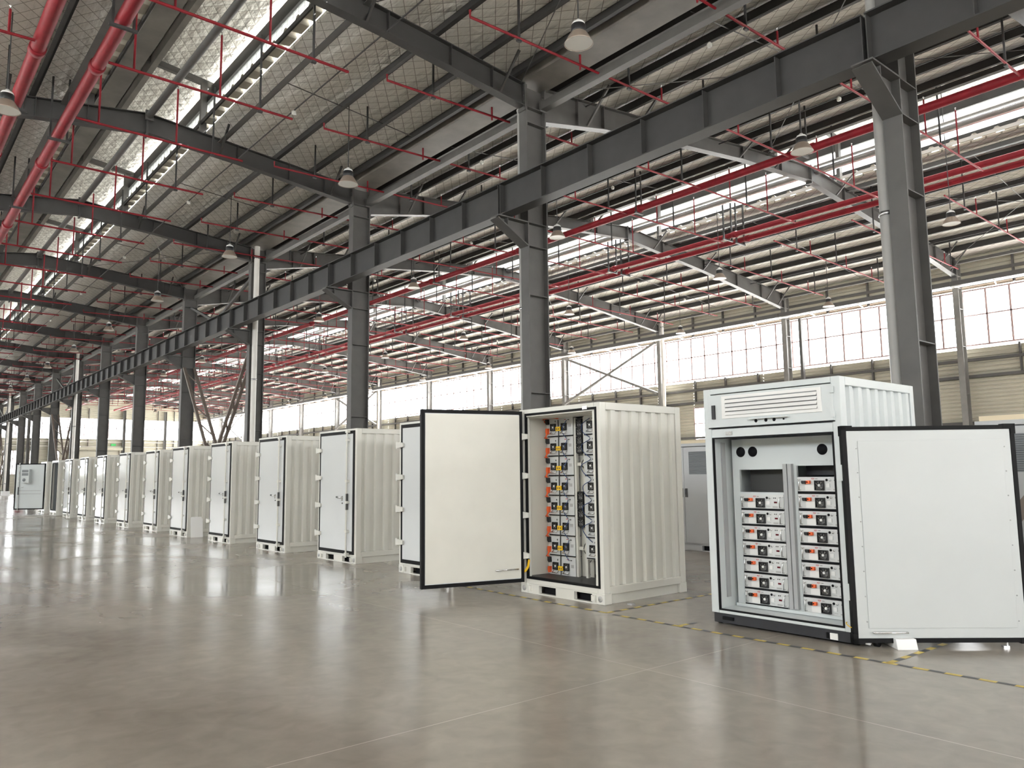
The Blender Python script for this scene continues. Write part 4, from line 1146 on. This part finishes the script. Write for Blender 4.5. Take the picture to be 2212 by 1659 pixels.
o = dup(ca, (12.42, 11.9, 0), 'grey double-door outdoor cabinet hidden behind the cream door')
st = MB().beam((-.09, .40, -.53), (.25, -1.1, 1.45), .14, .14).build('steel_prop', 'brown_steel', loc=(9.6, 3.35, .58))
tag(st, 'dark brown steel bar slanting past the grey cabinet behind the folded-back door', 'steel bar')
bx = MB().box(0, .5, 0, .9, 0, .42).box(-.02, .52, -.02, .92, .42, .47, 1).build('steel_crate', ['cabinet_grey', 'dark_line'], loc=(9.5, 2.3, 0))
tag(bx, 'low grey crate with dark rim in front of the cabinet with beige packing', 'crate')

# ---------------------------------------------------------------- hazard tape on the floor
def tape(p, q, lab, w_=.05, pitch=.115):
    p, q = Vector((*p, .0015)), Vector((*q, .0015)); d = q-p; n = int(d.length/pitch); d.normalize(); nn = Vector((-d.y, d.x, 0))*w_/2
    m = MB()
    for k in range(n):
        a, b = p+d*pitch*k, p+d*pitch*(k+1)
        m.add([a-nn, b-nn, b+nn, a+nn], [(0, 1, 2, 3)], k % 2)
    tag(m.build('hazard_tape', ['tape_yellow', 'tape_black']), lab, 'floor tape', 'yellow and black floor tape')
tape((6.25, -1.5), (6.27, 5.95), 'yellow and black hazard tape along the aisle before the black-plinth container')
tape((6.29, 5.97), (6.42, 9.6), 'yellow and black hazard tape along the aisle before the cream-lined container')
tape((6.29, 5.975), (9.6, 5.975), 'yellow and black hazard tape beside the ribbed wall of the cream-lined container')
tape((6.30, 4.99), (6.62, 4.97), 'short hazard tape meeting the corner of the black plinth')
tape((6.27, 2.94), (9.0, 2.90), 'yellow and black hazard tape running under the folded-back door')

# ---------------------------------------------------------------- small things on the floor
wb = MB().prism([(.0, .0), (.03, .085), (.30, .085), (.33, .0)], 'y', 0, .17).build('foam_block', 'white_foam', loc=(6.88, 2.97, 0), bevel=.006)
wb.rotation_euler = (0, 0, math.atan2(.74, .67)-PI*0); tag(wb, 'white foam block standing under the folded-back door', 'block')
ch = MB().box(-.03, .03, -.035, .035, 0, .014).build('wood_chip', 'print_grey', loc=(6.88, 6.14, 0)); tag(ch, 'small grey chip lying beside the ribbed container', 'chip')
lp = MB().prism([(0, 0), (.30, 0), (.30, .46), (.27, .52), (.02, .52), (0, .50)], 'y', -.006, .006).build('leaning_sheet', 'white_foam', loc=(6.56, 20.66, 0))
lp.rotation_euler = (math.radians(-8), 0, 0); tag(lp, 'small white panel leaning against the ribbed side of a closed container', 'panel')
rc = MB().box(0, .6, -.9, 0, .25, 1.9).build('hydrant_cabinet', 'red_cabinet', loc=(10.0, 77.2, 0)); tag(rc, 'dark red fire cabinet beside a far column', 'cabinet')
MB().box(.02, .58, -.88, -.02, 0, .25).build('stand', 'black_steel', rc)
ck = MB().box(-.35, .35, -.35, .35, 0, .45).build('column_plinth', 'white_foam', loc=(XC, yn(11), 0)); tag(ck, 'pale concrete plinth around the foot of the twelfth column', 'plinth')
hs = MB().box(0, 30, 0, 12, 0, 11).box(-1, 31, -1, 13, 11, 11.6).build('far_building', 'far_house', loc=(70, 8, -.3)); tag(hs, 'pale blue building beyond the yard outside the windows', 'building')
